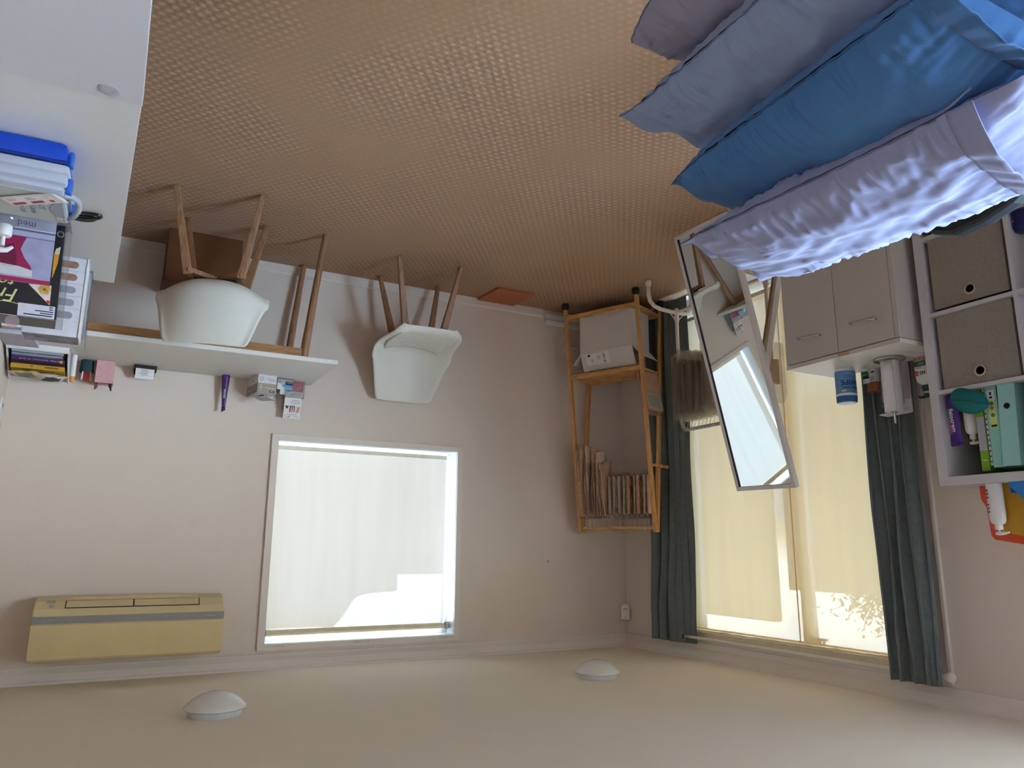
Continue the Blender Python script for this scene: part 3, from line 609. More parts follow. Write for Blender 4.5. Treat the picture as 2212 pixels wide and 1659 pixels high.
b = MB(); b.tube([(0, .0, .86), (0, -.003, .93), (0, -.018, .965), (0, -.05, .985), (0, -.10, .988), (0, -.70, .988), (0, -.75, .98), (0, -.772, .955), (0, -.775, .92)], .011, 10); obj('top_rail', b, mat('grey_tube', (172, 168, 162), .4), t, smooth='all')
def sleeve(x, y, rz, seed, label):
    t = thing('bagged_sleeve', label, 'garment', (x, y, .985), rz, 'bagged sleeves on the white rack')
    hook(t, .05, .04, mat('pale_hook', (220, 206, 180), .4))
    R = random.Random(seed); L = .30+R.uniform(-.02, .03); w = .165
    def f(i, j):
        a = i*2*PI; z = -.10-L*(1-j)-.018*math.cos(a)*(1-j)**2; r = .016*(1-.4*j)
        return (r*math.cos(a)+.005*noise.noise((i*4, j*4, seed)), (w/2*(.72+.28*(1-j)))*math.sin(a), z)
    b = MB(); b.grid(f, 24, 16); obj('sleeve', b, BROWN, t, smooth='all', solid=.0015)
    b = MB(); b.tube([(f(k/24, 0)[0], f(k/24, 0)[1], f(k/24, 0)[2]) for k in range(24)], .003, 6, closed=True); obj('hem', b, mat('brown_hem', (120, 92, 82), .8), t, smooth=True)
    bag(t, w+.03, -.055, -.10-L-.075, .022, seed)
for k in range(9):
    sleeve(.205, -.945-k*.034, PI/2+random.uniform(-.1, .1), 60+k, f'brown sleeve in a clear bag on white rack, {ordn[k]} from the curtain end')
t = thing('bagged_garment', 'clear bag with beige garment and pink label at white rack end by the cabinet', 'garment', (.235, -1.695, .985), PI/2)
hook(t, .05, .04); bag(t, .24, -.05, -.40, .03, 91)
obj('folded_garment', MB().grid(lambda i, j: (.01*math.sin(i*PI)+.006*noise.noise((i*5, j*5, 2)), (i-.5)*.15, -.30+.14*j), 12, 10), BEIGE, t, smooth='all', solid=.012)
obj('label', MB().box(-.016, -.014, -.03, .02, -.36, -.30), mat('pink_label', (214, 120, 128), .7), t)
# ------------------------------------------------------------------ standing mirror
t = thing('standing_mirror', 'tall white framed mirror tilted back on its stand beside the pillow pile', 'mirror', (0, 0, 0))
MO = Vector((.7188, -1.5107, 0)); MW = Vector((-.01484, -.99978, .01458)); MU = Vector((-.27187, .01807, .96216)); MN = Vector((.962, -.010, .272))
MZ = MW.cross(MU)                       # faces away from the glass or towards it
sg = 1 if MZ.dot(MN) > 0 else -1
Mm = frame(MO, MW, MU)
ML, MWd, T = 1.466, .407, .028
def mbx(x0, x1, y0, y1, z0, z1, bv=0): return MB(Mm).box(x0, x1, y0, y1, min(sg*z0, sg*z1), max(sg*z0, sg*z1), bv)
fwid = .022
obj('frame_side', mbx(0, fwid, 0, ML, -T, 0, .0015), MFRAME, t); obj('frame_side', mbx(MWd-fwid, MWd, 0, ML, -T, 0, .0015), MFRAME, t)
obj('frame_end', mbx(fwid, MWd-fwid, 0, fwid, -T, 0, .0015), MFRAME, t); obj('frame_end', mbx(fwid, MWd-fwid, ML-fwid, ML, -T, 0, .0015), MFRAME, t)
obj('glass', mbx(fwid-.004, MWd-fwid+.004, fwid-.004, ML-fwid+.004, -.012, -.008), MIRROR, t)
obj('inner_edge', mbx(fwid, fwid+.002, fwid, ML-fwid, -.0078, -.0004), mat('dark_edge', (60, 58, 70), .5), t)
obj('back_board', mbx(.004, MWd-.004, .004, ML-.004, -.026, -.014), mat('brown_board', (168, 134, 100), .7), t)
hp = MO+MW*.345+MU*.90-MN*.032; hp2 = MO+MW*.022+MU*.90-MN*.032
for p, q in ((hp, Vector((.10, -1.735, 0))), (hp2, Vector((.145, -1.42, 0)))):
    b = MB(); b.taper(q, p, .011, .020, .011, .020, u=(0, 1, 0)); obj('stand_leg', b, MFRAME, t, bevel=.001)
    b = MB(); o_ = Vector((.004, .019, 0)); b.taper(q+o_, p+o_, .007, .018, .007, .018, u=(0, 1, 0)); obj('leg_backing', b, mat('brown_board', (168, 134, 100), .7), t)
b = MB(); a_ = Vector((.10, -1.735, 0))*.88+hp*.12; c_ = Vector((.145, -1.42, 0))*.88+hp2*.12; b.taper(a_, c_, .01, .016, .01, .016, u=(0, 0, 1)); obj('stand_rail', b, MFRAME, t)
# ------------------------------------------------------------------ cabinet
t = thing('storage_cabinet', 'pale grey two-door cabinet between the mirror and the cube bookcase', 'cabinet', (.5, -2.053, 0))
b = MB(); b.box(-.345, -.02, -.612, -.594, 0, .838); b.box(-.345, -.02, -.018, 0, 0, .838); b.box(-.345, -.02, -.594, -.018, .06, .078); b.box(-.345, -.335, -.594, -.018, .078, .838); b.box(-.06, -.045, -.594, -.018, 0, .06)
obj('carcass', b, GREYW, t)
obj('stile', MB().box(-.02, 0, -.612, -.590, 0, .838, .001), GREYW, t)
obj('worktop', MB().box(-.345, 0, -.612, 0, .840, .860, .0015), WHITE, t)
obj('top_edging', MB().box(0, .002, -.612, 0, .841, .859), mat('edging', (196, 188, 180), .5, var=.02), t)
b = MB(); b.box(.0021, .0026, -.36, -.30, .842, .858); obj('tape_mark', b, mat('brown_tape', (178, 150, 116), .6), t)
for y0, y1 in ((-.3015, -.001), (-.588, -.3045)):
    d = obj('door', MB().box(-.018, 0, y0, y1, .065, .836, .001), GREYW, t)
    yc = (y0+y1)/2; hz = .727
    b = MB(); b.tube([(0, yc+.062, hz-.006), (.016, yc+.060, hz-.006), (.024, yc+.045, hz-.003), (.028, yc+.0, hz+.002), (.024, yc-.045, hz+.004), (.014, yc-.060, hz+.004), (0, yc-.062, hz+.004)], .0045, 8); obj('handle', b, CHROME, d, smooth='all')
CT = .8605
t = thing('wipes_canister', 'blue labelled wipes canister with blue lid on the cabinet', 'canister', (.283, -2.212, CT))
obj('body', MB().lathe([(.041, 0), (.046, .006), (.047, .02), (.047, .128), (.045, .132)], 36), mat('canister_white', (222, 224, 230), .35), t, smooth=True)
obj('label', MB().lathe([(.0474, .016), (.0474, .126)], 36), mat('blue_label', (92, 132, 176), .4, var=.1, scale=9), t, smooth=True)
obj('lid', MB().lathe([(.047, .137), (.048, .139), (.047, .165), (.043, .168)], 36), mat('blue_lid', (40, 96, 150), .35), t, smooth=True)
obj('lid_rim', MB().lathe([(.0485, .131), (.0485, .138)], 36), PLAST, t, smooth=True); obj('cap', MB().lathe([(.042, .167), (.04, .172), (.02, .173)], 30), mat('cap_pale', (210, 226, 238), .3), t, smooth=True)
ang = math.radians(60)   # the printed face is turned towards the room
def cylM(z, a): return Matrix.Translation((0, 0, z)) @ Matrix.Rotation(a, 4, 'Z') @ frame((0, 0, 0), (0, 1, 0), (0, 0, 1))
NAVY = mat('navy_ink', (22, 52, 120), .5)
text('WIPE', .036, cylM(.074, math.radians(-60)), NAVY, t, wrap=.0474, bold=.001); text('ANTIBACTERIAL', .0125, cylM(.100, math.radians(-72)), NAVY, t, wrap=.0474, bold=.0004)
b = MB(cylM(.115, math.radians(-26))); b.add([(.0480*math.sin(a), y, .0480*math.cos(a)) for a in (-.22, 0, .22) for y in (-.004, .004)], [(0, 2, 3, 1), (2, 4, 5, 3)]); obj('count_badge', b, mat('yellow_badge', (206, 200, 110), .5), t)
text('ALCOHOL FREE', .006, cylM(.050, math.radians(-55)), NAVY, t, name='small_print', wrap=.0474); text('LARGE WIPES', .006, cylM(.040, math.radians(-50)), NAVY, t, name='small_print', wrap=.0474)
t = thing('ointment_tube', 'small white tube with green and black bands behind the blue canister', 'tube', (.205, -2.268, CT))
obj('cap', MB().lathe([(.012, 0), (.013, .002), (.013, .016)], 16), PLAST, t, smooth=True)
for z0, z1, m_ in ((.0165, .040, mat('green_band', (22, 104, 62), .4)), (.0405, .052, BLACK), (.0525, .074, PLAST)):
    b = MB(); k0 = (z0-.0165)/.0575; k1 = (z1-.0165)/.0575
    b.grid(lambda i, j: (lambda k, a: (.012*(1-.85*k)*math.cos(a), (.013+.006*k)*math.sin(a), z0+(z1-z0)*j))(k0+(k1-k0)*j, i*2*PI), 20, 4); obj('sleeve', b, m_, t, smooth='all')
obj('print', sum_boxes([(.0105, .0115, -.009, .009, .058, .061), (.0135, .0138, -.009, .009, .034, .036)]), PAPER, t)
t = thing('small_carton', 'small white printed carton behind the ointment tube on the cabinet', 'box', (.155, -2.275, CT), .2)
obj('carton', MB().box(-.025, .025, -.036, .036, 0, .066, .001), PAPER, t); flat('print', [(-.03, -.012, .005, .012), (.012, .022, .014, .026), (.018, .024, .036, .044)]+lines(3, .03, .02, 2, -.03, .03), frame((.0252, 0, .01), (0, 1, 0), (0, 0, 1)), INKD, t)
t = thing('bandage_roll', 'brown elastic tape roll lying on the small white carton', 'roll', (.155, -2.275, CT+.0665))
obj('roll', MB().lathe([(.010, .0), (.034, .0), (.0355, .003), (.0355, .043), (.034, .046), (.010, .046)], 30), mat('brown_tape_roll', (132, 78, 54), .85, var=.08, scale=80, bump=.2), t, smooth=30); obj('core', MB().lathe([(.0102, .0462), (.006, .0462)], 20), DARK, t)
t = thing('leaflet_stand', 'white leaflet holder with pale pink leaflets behind the paper towel roll', 'leaflet holder', (.165, -2.385, CT), .12)
obj('back_panel', MB().box(-.022, -.018, -.07, .062, 0, .238, .001), PLAST, t); obj('front_lip', MB().box(.022, .025, -.07, .062, 0, .20, .001), ACRY, t); obj('floor_plate', MB().box(-.022, .025, -.07, .062, 0, .003), PLAST, t); obj('top_fold', MB().prism([(-.02, .225), (.03, .232), (.03, .236), (-.02, .24)], 'y', -.06, .075), PLAST, t)
obj('leaflet', MB().box(-.016, .018, -.066, .06, .004, .175), mat('pinkish_leaflet', (206, 190, 196), .7, var=.05, scale=15), t); flat('print', lines(6, .05, .09, 4, .0, .05), frame((.0184, 0, .0), (0, 1, 0), (0, 0, 1)), mat('mauve_ink', (160, 130, 150), .7), t)
obj('dot', MB(frame((.0256, .036, .145), (0, 1, 0), (0, 0, 1))).lathe([(.007, 0), (.007, .0006)], 16), NAVY, t)
t = thing('paper_towel', 'white paper towel roll on chrome ring stand on the cabinet', 'paper towel', (.277, -2.450, CT))
obj('base_ring', MB().tube([(.066*math.cos(k*PI/24), .066*math.sin(k*PI/24), .005) for k in range(48)], .0045, 8, closed=True), CHROME, t, smooth='all')
obj('spindle', MB().tube([(-.066, 0, .005), (0, 0, .006), (0, 0, .29), (0, 0, .302)], [.004, .0055, .0055, .003], 10), CHROME, t, smooth=True)
b = MB(); b.lathe([(.010, .012), (.038, .012), (.0395, .014), (.0395, .246), (.038, .248), (.010, .248)], 40); obj('roll', b, mat('tissue_paper', (232, 231, 234), .9, var=.01, bump=.25, bscale=260), t, smooth=30); obj('core', MB().lathe([(.0165, .2485), (.007, .2485)], 20), mat('core_card', (150, 140, 130), .9), t)
b = MB(); b.grid(lambda i, j: ((.0396+.007*i)*math.cos(-.9+i*1.1), (.0396+.007*i)*math.sin(-.9+i*1.1), .014+.232*j), 8, 4); obj('loose_sheet', b, mat('tissue_paper', (232, 231, 234), .9), t, smooth='all', solid=.0008)
t = thing('lotion_bottle', 'white lotion pump bottle with dark green pump beside the bookcase', 'bottle', (.225, -2.578, CT))
sec = [(.0, .036, .022), (.004, .039, .024), (.06, .041, .025), (.10, .041, .025), (.125, .034, .022), (.137, .020, .016), (.142, .013, .013)]
def oval(parent, name, sec, m, n=28, flip=1):
    vs = []; fs = []
    for z, a, c in sec: vs += [(c*math.cos(2*PI*k/n), a*math.sin(2*PI*k/n), z) for k in range(n)]
    for i in range(len(sec)-1): fs += [(i*n+k, i*n+(k+1) % n, (i+1)*n+(k+1) % n, (i+1)*n+k) for k in range(n)]
    fs += [tuple(range(n))[::-1], tuple((len(sec)-1)*n+k for k in range(n))]
    return obj(name, MB().add(vs, fs), m, parent, smooth=50)
oval(t, 'body', sec, PLAST); DKG = mat('dark_green_plastic', (12, 66, 50), .4)
obj('collar', MB().lathe([(.015, .142), (.016, .145), (.0145, .164), (.008, .168)], 20), DKG, t, smooth=True); obj('stem', MB().lathe([(.0045, .168), (.0045, .186)], 12), PLAST, t, smooth=True)
b = MB(); b.tube([(0, -.008, .190), (0, .006, .192), (0, .025, .194), (0, .038, .190)], [.008, .008, .006, .004], 10); b.lathe([(.010, .180), (.011, .184), (.009, .198)], 14); obj('nozzle', b, DKG, t, smooth=True)
Mb = frame((.0256, 0, 0), (0, 1, 0), (0, 0, 1)); RED = mat('red_ink', (196, 24, 48), .5)
flat('red_stripe', [(-.034, .034, .014, .017)], Mb, RED, t); flat('photo_strip', [(-.026, -.012, .020, .028), (-.008, .006, .020, .028), (.010, .024, .020, .028)], Mb, mat('dull_red', (150, 70, 66), .6), t)
flat('green_panel', [(-.026, .030, .036, .058)], Mb, mat('label_green', (26, 60, 48), .5), t); flat('light_green_strip', [(-.026, .030, .031, .036)], Mb, mat('leaf_green', (96, 150, 70), .5), t); flat('print', lines(3, .04, .012, 5, -.018, .041), frame((.0262, 0, 0), (0, 1, 0), (0, 0, 1)), PAPER, t); flat('print', lines(2, .03, .008, 6, -.005, .062), Mb, INK, t)
text('NS', .022, frame((.0262, -.008, .088), (0, 1, 0), (0, 0, 1)), INKD, t, bold=.0004); flat('red_square', [(.012, .028, .078, .100)], Mb, RED, t)
text('21', .014, frame((.0268, .020, .090), (0, 1, 0), (0, 0, 1)), PAPER, t, bold=.0003)
# ------------------------------------------------------------------ cube bookcase
t = thing('cube_bookcase', 'tall white cube bookcase standing against the left wall', 'bookcase', (.01, -2.702, 0))
KW, KD, KH = .770, .390, 1.467; BW = mat('white_foil', (196, 193, 198), .5, spec=.3, var=.01)
for y in (0, -KW+.038): obj('side_panel', MB().box(0, KD, y-.038 if y == 0 else -KW, 0 if y == 0 else -KW+.038, 0, KH-.036), BW, t, bevel=.001)
obj('top_panel', MB().box(0, KD, -KW, 0, KH-.036, KH), BW, t, bevel=.001); obj('bottom_panel', MB().box(0, KD, -KW+.038, -.038, 0, .038), BW, t)
zs = [.404, .7505, 1.086]
zs = [.4085, .751, 1.0835]
for z in zs:
    for y0, y1 in ((-.377, -.038), (-KW+.038, -.393)): obj('shelf', MB().box(0, KD, y0, y1, z-.008, z+.008), BW, t)
obj('divider', MB().box(0, KD, -.393, -.377, .038, KH-.036), BW, t); obj('back_panel', MB().box(-.004, 0, -KW, 0, 0, KH), mat('grey_back', (186, 184, 188), .7), t)
LINEN = mat('grey_linen', (146, 136, 126), .95, spec=.05, var=.07, scale=70, bump=.4, bscale=700)
def fabric_bin(z, h, label):
    t = thing('fabric_bin', label, 'storage box', (.385, -2.910, z), 0, 'fabric bins in the cube bookcase')
    y = .152
    b = MB(); b.box(-.006, 0, -y, y, 0, h, .002); f = obj('front', b, LINEN, t)
    b = MB(); b.box(-.36, -.006, -y, -y+.006, 0, h); b.box(-.36, -.006, y-.006, y, 0, h); b.box(-.36, -.354, -y+.006, y-.006, 0, h); b.box(-.354, -.006, -y+.006, y-.006, 0, .006); obj('shell', b, LINEN, t)
    Mg = frame((0, -.004, h-.050), (0, 1, 0), (0, 0, 1))
    obj('hole', MB(Mg).lathe([(.0165, .0005), (.0165, .0012)], 28), DARK, t); obj('grommet', MB(Mg).lathe([(.0155, .0012), (.0165, .0036), (.020, .0046), (.0235, .0034), (.0245, .0004)], 36), mat('brass_steel', (200, 190, 172), .3, metal=1), t, smooth=True)
    obj('seam', MB().box(0, .0012, -y+.004, y-.004, .012, .014), mat('linen_seam', (150, 140, 130), .95), t)
    return t
fabric_bin(.7595, .312, 'grey linen bin with steel grommet, upper one of three in the bookcase'); fabric_bin(.4175, .312, 'grey linen bin with steel grommet, middle one of three in the bookcase'); fabric_bin(.0385, .345, 'grey linen bin low in the bookcase, nearly hidden by the pillow pile')
K1 = 1.0920
MINT = mat('mint_board', (140, 196, 184), .6, var=.03); MINT2 = mat('mint_board_pale', (152, 202, 198), .6, var=.03)
t = thing('cream_tube', 'purple cream tube standing on its cap at bookcase shelf left', 'tube', (.355, -2.768, K1), math.radians(6))
PUR = mat('purple_plastic', (72, 32, 120), .35)
obj('cap', MB().lathe([(.020, 0), (.0215, .003), (.0215, .026), (.020, .028)], 24), PUR, t, smooth=True)
b = MB(); b.grid(lambda i, j: (.021*(1-j**1.3*.93)*math.cos(i*2*PI), (.0215+.004*j)*math.sin(i*2*PI), .028+.172*j), 32, 12); b.box(-.0016, .0016, -.0258, .0258, .199, .213); obj('body', b, PUR, t, smooth='all')
Mt = frame((.0215, 0, .112), (-.105, 0, 1), (0, 1, 0)); Mt = frame((.0170, -.004, .115), (-.10, 0, -1), (0, 1, 0))
text('fisiocrem', .026, frame((.0185, -.004, .110), (-.11, 0, 1), (0, -1, 0)), PAPER, t, bold=.0006)
flat('print', [(-.055, .055, -.001, .0006), (-.045, .04, -.006, -.0045)], frame((.0170, .011, .112), (-.11, 0, 1), (0, -1, 0)), mat('lilac_ink', (170, 150, 200), .5), t)
flat('green_strip', [(-.052, .0, -.0012, .0012)], frame((.0178, .0085, .112), (-.11, 0, 1), (0, -1, 0)), mat('leaf_green', (96, 150, 70), .5), t); flat('red_strip', [(.002, .052, -.0012, .0012)], frame((.0178, .0085, .112), (-.11, 0, 1), (0, -1, 0)), RED, t)
def pump_bottle(loc, rz, h, a, c, label, cap=PLAST, body=PLAST, name='pump_bottle', print_=False):
    t = thing(name, label, 'bottle', loc, rz)
    oval(t, 'body', [(0, a*.92, c*.92), (.004, a, c), (h*.6, a, c), (h*.72, a*.96, c*.96), (h*.78, a*.8, c*.8), (h*.805, a*.45, min(c*.8, a*.45)), (h*.81, a*.42, a*.42)], body)
    obj('collar', MB().lathe([(a*.42, h*.81), (a*.46, h*.815), (a*.46, h*.90), (a*.3, h*.905)], 20), cap, t, smooth=True)
    obj('stem', MB().lathe([(.0045, h*.90), (.0045, h*.955)], 12), cap, t, smooth=True)
    b = MB(); b.tube([(0, .013, h*.97), (0, 0, h*.975), (0, -.018, h*.97), (0, -.036, h*.955)], [.006, .0075, .006, .003], 10); obj('nozzle', b, cap, t, smooth=True)
    if print_: flat('print', [(-.004, .004, h*(.12+.07*k), h*(.15+.07*k)) for k in range(7) if k != 3], frame((c*.86, a*.62, 0), (-.6, 1, 0), (0, 0, 1)), INKD, t, .0008)
    return t
pump_bottle((.335, -2.823, K1), 0, .212, .026, .024, 'plain white pump bottle between purple tube and green box in the bookcase')
t = thing('green_carton', 'tall green box with grey spine label in the bookcase', 'box', (.25, -2.876, K1))
GRN = mat('lime_green_card', (112, 156, 30), .5, var=.03); obj('carton', MB().box(-.12, .115, -.016, .016, 0, .325, .001), GRN, t); flat('spine_label', [(-.015, .014, .11, .245)], frame((.1152, 0, .0), (0, 1, 0), (0, 0, 1)), mat('label_grey', (168, 164, 176), .7), t)
flat('print', [(-.008, .008, .282, .285), (-.004, .01, .03, .04)], frame((.1154, 0, 0), (0, 1, 0), (0, 0, 1)), PAPER, t)
t = thing('comb_booklet', 'thin white comb-bound booklet beside the green box in the bookcase', 'booklet', (.25, -2.899, K1))
obj('pages', MB().box(-.11, .112, -.004, .004, 0, .305), PAPER, t)
for k in range(14): obj('comb_hole', MB().box(.1122, .1127, -.0022, .0022, .014+k*.021, .014+k*.021+.007), DARK, t)
def binder(loc, rz, tilt, w, m, label, hole, sticker):
    t = thing('ring_binder', label, 'binder', loc, rz, 'mint ring binders in the bookcase'); Mx = Matrix.Rotation(tilt, 4, 'X')
    obj('cover', MB(Mx).box(-.27, 0, -w/2, -w/2+.003, 0, .315), m, t); obj('cover', MB(Mx).box(-.27, 0, w/2-.003, w/2, 0, .315), m, t); obj('spine', MB(Mx).box(-.002, .002, -w/2, w/2, 0, .315, .0008), m, t)
    obj('pages', MB(Mx).box(-.25, -.02, -w/2+.006, w/2-.010, .006, .30), PAPER, t)
    Ms = Mx @ frame((.0022, 0, 0), (0, 1, 0), (0, 0, 1))
    if hole:
        obj('finger_hole', MB(Ms).lathe([(.0115, 0), (.0115, .0005)] if False else [(.0115, 0), (.0115, .0004)], 24) if False else MB(Ms @ Matrix.Translation((0, .085, 0))).lathe([(.0115, 0), (.0115, .0004)], 24), DARK, t); obj('hole_rim', MB(Ms @ Matrix.Translation((0, .085, 0))).tube([(.0122*math.cos(k*PI/12), .0122*math.sin(k*PI/12), .0006) for k in range(24)], .001, 5, closed=True), CHROME, t)
    if sticker:
        flat('spine_label', [(-.014, .014, .030, .165)], Ms, mat('lime_label', (186, 206, 120), .7), t); flat('white_label', [(-.014, .014, .014, .052)], Ms @ Matrix.Translation((0, 0, .0004)), PAPER, t)
        for yy, c in ((.066, (60, 110, 160)), (.084, (196, 110, 100)), (.112, (90, 110, 80))): obj('printed_disc', MB(Ms @ Matrix.Translation((0, yy, .0005))).lathe([(.0075, 0), (.0075, .0005)], 16), mat('disc%d' % c[0], c, .6), t)
        flat('print', [(-.011, .011, .150, .158), (-.006, .006, .038, .046), (-.004, .004, .020, .032)], Ms @ Matrix.Translation((0, 0, .0006)), INKD, t)
binder((.37, -2.932, K1), 0, 0, .044, MINT, 'narrow mint ring binder with lime spine label in the bookcase', False, True)
binder((.378, -2.996, K1), 0, math.radians(-2.5), .064, MINT2, 'wide pale mint ring binder with finger hole leaning in the bookcase', True, False)
t = thing('teal_pouch', 'soft teal fabric pouch hanging over the front of a bookcase shelf', 'pouch', (.405, -2.868, K1+.004), math.radians(8))
TEAL = mat('teal_cloth', (4, 98, 96), .8, var=.08, scale=30, bump=.3)
b = MB()
def pf(i, j):
    a = i*2*PI; c = j*PI
    r = Vector((.030*math.sin(c)*math.cos(a), .076*math.copysign(abs(math.sin(c)*math.sin(a))**.8, math.sin(a)) if abs(math.sin(a)) > 1e-9 else 0, .050*math.cos(c)))
    r.z = r.z*(1+.35*r.y/.076)+.047+.26*r.y*-1; r += Vector((1, 1, 1))*.006*noise.noise(r*18); return r
b.grid(pf, 32, 20); obj('pouch_body', b, TEAL, t, smooth='all')
b = MB(); b.tube([Vector(pf((k % 32)/32, .5))*1.0+Vector((0, 0, 0)) for k in range(32)], .0022, 6, closed=True); obj('seam', b, mat('teal_seam', (2, 78, 80), .8), t, smooth=True)
t = thing('navy_jar', 'navy blue rounded jar with white lettering in the lower bookcase cube', 'jar', (.335, -3.128, .417), math.radians(14))
NJ = mat('navy_plastic', (8, 14, 74), .3); obj('jar', MB().lathe([(.040, 0), (.046, .006), (.048, .05), (.046, .068), (.038, .082), (.02, .089), (.004, .09)], 30), NJ, t, smooth=True)
text('oob', .022, cylM(.045, math.radians(30)), mat('pale_blue_ink', (190, 196, 220), .5), t, wrap=.0482); text('vcu', .012, cylM(.026, math.radians(24)), mat('pale_blue_ink', (190, 196, 220), .5), t, name='small_print', wrap=.0482)
def mag_file(x0, x1, out, m, label):
    t = thing('magazine_file', label, 'magazine file', (0, 0, KH+.0005), 0, 'magazine files on top of the bookcase')
    obj('side', MB().prism(out, 'x', x0, x0+.003), m, t); obj('side', MB().prism(out, 'x', x1-.003, x1), m, t)
    ymin = min(p[0] for p in out); obj('back', MB().box(x0+.003, x1-.003, ymin, ymin+.003, 0, max(p[1] for p in out)), m, t); obj('base', MB().box(x0+.003, x1-.003, ymin+.003, max(p[0] for p in out), 0, .003), m, t)
    ymax = max(p[0] for p in out); obj('front', MB().box(x0+.003, x1-.003, ymax-.003, ymax, .003, .04), m, t)
mag_file(.20, .275, [(-2.788, 0), (-2.788, .05), (-2.806, .085), (-2.812, .195), (-2.824, .212), (-2.94, .232), (-3.07, .25), (-3.07, 0)], mat('red_board', (206, 70, 40), .6), 'orange-red magazine file on top of the bookcase, behind the others')
mag_file(.285, .335, [(-2.868, 0), (-2.874, .16), (-2.888, .182), (-3.10, .235), (-3.10, 0)], mat('ochre_board', (180, 132, 30), .6), 'ochre yellow magazine file on top of the bookcase')
mag_file(.345, .392, [(-2.968, 0), (-2.968, .015), (-3.0, .05), (-3.05, .12), (-3.19, .24), (-3.19, 0)], mat('blue_board', (40, 116, 190), .6), 'bright blue magazine file at the edge of the bookcase top')
pump_bottle((.368, -2.898, KH+.0005), 0, .195, .031, .020, 'white printed pump bottle on bookcase top before the magazine files', print_=True)
# ------------------------------------------------------------------ things on the oak-legged desk
ZD = .7525
t = thing('felt_cup', 'dark teal felt cup with white sticks and red card on the oak-legged desk', 'cup', (3.568, -.062, ZD))
obj('cup', MB().lathe([(.027, 0), (.030, .003), (.034, .065), (.031, .065), (.028, .006)], 24), mat('teal_felt', (40, 66, 72), .95, var=.1, scale=60), t, smooth=30)
obj('white_stick', MB().tube([(-.012, .0, .02), (-.026, -.006, .108)], .0045, 8), PAPER, t); obj('white_stick', MB().tube([(.014, .0, .02), (.020, .002, .105)], .0045, 8), PAPER, t); obj('red_card', MB().box(-.016, .012, -.003, .003, .01, .112), mat('deep_red', (150, 20, 34), .6), t)
t = thing('pink_box', 'pink pen box with dark pens standing by the back wall', 'pen box', (3.480, -.066, ZD))
b = MB(); s_ = .043
for r in ((-s_, s_, -s_, -s_+.003), (-s_, s_, s_-.003, s_), (-s_, -s_+.003, -s_+.003, s_-.003), (s_-.003, s_, -s_+.003, s_-.003)): b.box(*r, 0, .122)
b.box(-s_+.003, s_-.003, -s_+.003, s_-.003, 0, .003); obj('box', b, mat('dusty_pink', (206, 160, 164), .8, var=.03, scale=40), t)
for x, y, h, r in ((.038, -.034, .158, .0045), (.033, -.030, .150, .004), (-.036, -.034, .160, .0045), (-.031, -.028, .145, .0045), (-.028, -.034, .138, .004)):
    obj('pen', MB().tube([(x*.8, y*.8, .01), (x, y, h)], r, 8), BLACK if x < 0 or h < .155 else mat('brown_pencil', (120, 74, 40), .6), t)
t = thing('card_holder', 'small black card holder with white business cards on the oak-legged desk', 'card holder', (3.288, -.072, ZD), math.radians(-4))
b = MB(); b.box(-.056, .056, -.03, .03, 0, .006); b.box(-.056, .056, -.03, -.026, .006, .020); b.box(-.056, -.052, -.026, .03, .006, .03); b.box(.052, .056, -.026, .03, .006, .03); b.box(-.052, .052, .026, .03, .006, .05); obj('holder', b, BLACK, t)
Mc = frame((0, -.020, .008), (1, 0, 0), (0, .025, .07))
obj('cards', MB(Mc).box(-.047, .047, 0, .068, -.006, .0), PAPER, t); flat('print', lines(5, .05, .035, 3, -.015, .014, .35), Mc, INK, t)
t = thing('purple_tube', 'purple tube standing on its cap on the desk near the tissue box', 'tube', (2.862, -.055, ZD), math.radians(8))
obj('cap', MB().lathe([(.021, 0), (.0225, .003), (.0225, .022), (.021, .024)], 24), PUR, t, smooth=True)
b = MB(); b.grid(lambda i, j: ((.0215+.0005*j)*math.cos(i*2*PI)*(1-.55*j), .0215*(1-j**1.2*.94)*math.sin(i*2*PI), .024+.165*j), 28, 10); b.add([(-.0102, -.0016, .188), (.0102, -.0016, .188), (.0102, .0016, .188), (-.0102, .0016, .188), (-.0115, -.0012, .206), (.0105, -.0012, .218), (.0105, .0012, .218), (-.0115, .0012, .206)], [(3,2,1,0),(4,5,6,7),(0,1,5,4),(1,2,6,5),(2,3,7,6),(3,0,4,7)]); obj('body', b, mat('deep_purple', (66, 36, 100), .35), t, smooth='all')
text('fisiocrem', .014, frame((0, -.0135, .112), (0, .092, 1), (-1, 0, 0)), PAPER, t, bold=.0003)
t = thing('tissue_box', 'grey and white tissue box with a tissue pulled up on the desk', 'tissue box', (2.704, -.196, ZD), math.radians(-8))
TAUPE = mat('taupe_card', (158, 148, 136), .7); GW = mat('card_lilac_white', (212, 208, 214), .7)
obj('carton', MB().box(-.108, 0, 0, .205, 0, .108, .001), GW, t) if False else obj('carton', MB().box(-.108, 0, 0, .205, 0, .108), GW, t)
obj('taupe_front', MB().box(-.1085, .0005, -.0006, 0, .052, .107), TAUPE, t); obj('taupe_side', MB().box(0, .0006, -.0005, .2055, .052, .107), TAUPE, t)
Mf = frame((-.108, -.0007, 0), (1, 0, 0), (0, 0, 1)); Ms = frame((.0007, 0, 0), (0, 1, 0), (0, 0, 1))
text('Facial Tissues', .0105, Mf @ Matrix.Translation((.040, .078, 0)), GW, t); text('2 PLY', .018, Mf @ Matrix.Translation((.090, .078, 0)) @ Matrix.Rotation(PI/2, 4, 'Z'), GW, t)
flat('black_badge', [(.010, .040, .092, .104)], Mf, BLACK, t); flat('print', [(.016, .034, .096, .099)], Mf @ Matrix.Translation((0, 0, .0005)), PAPER, t); flat('print', lines(3, .05, .018, 4, .008, .020), Mf, INK, t)
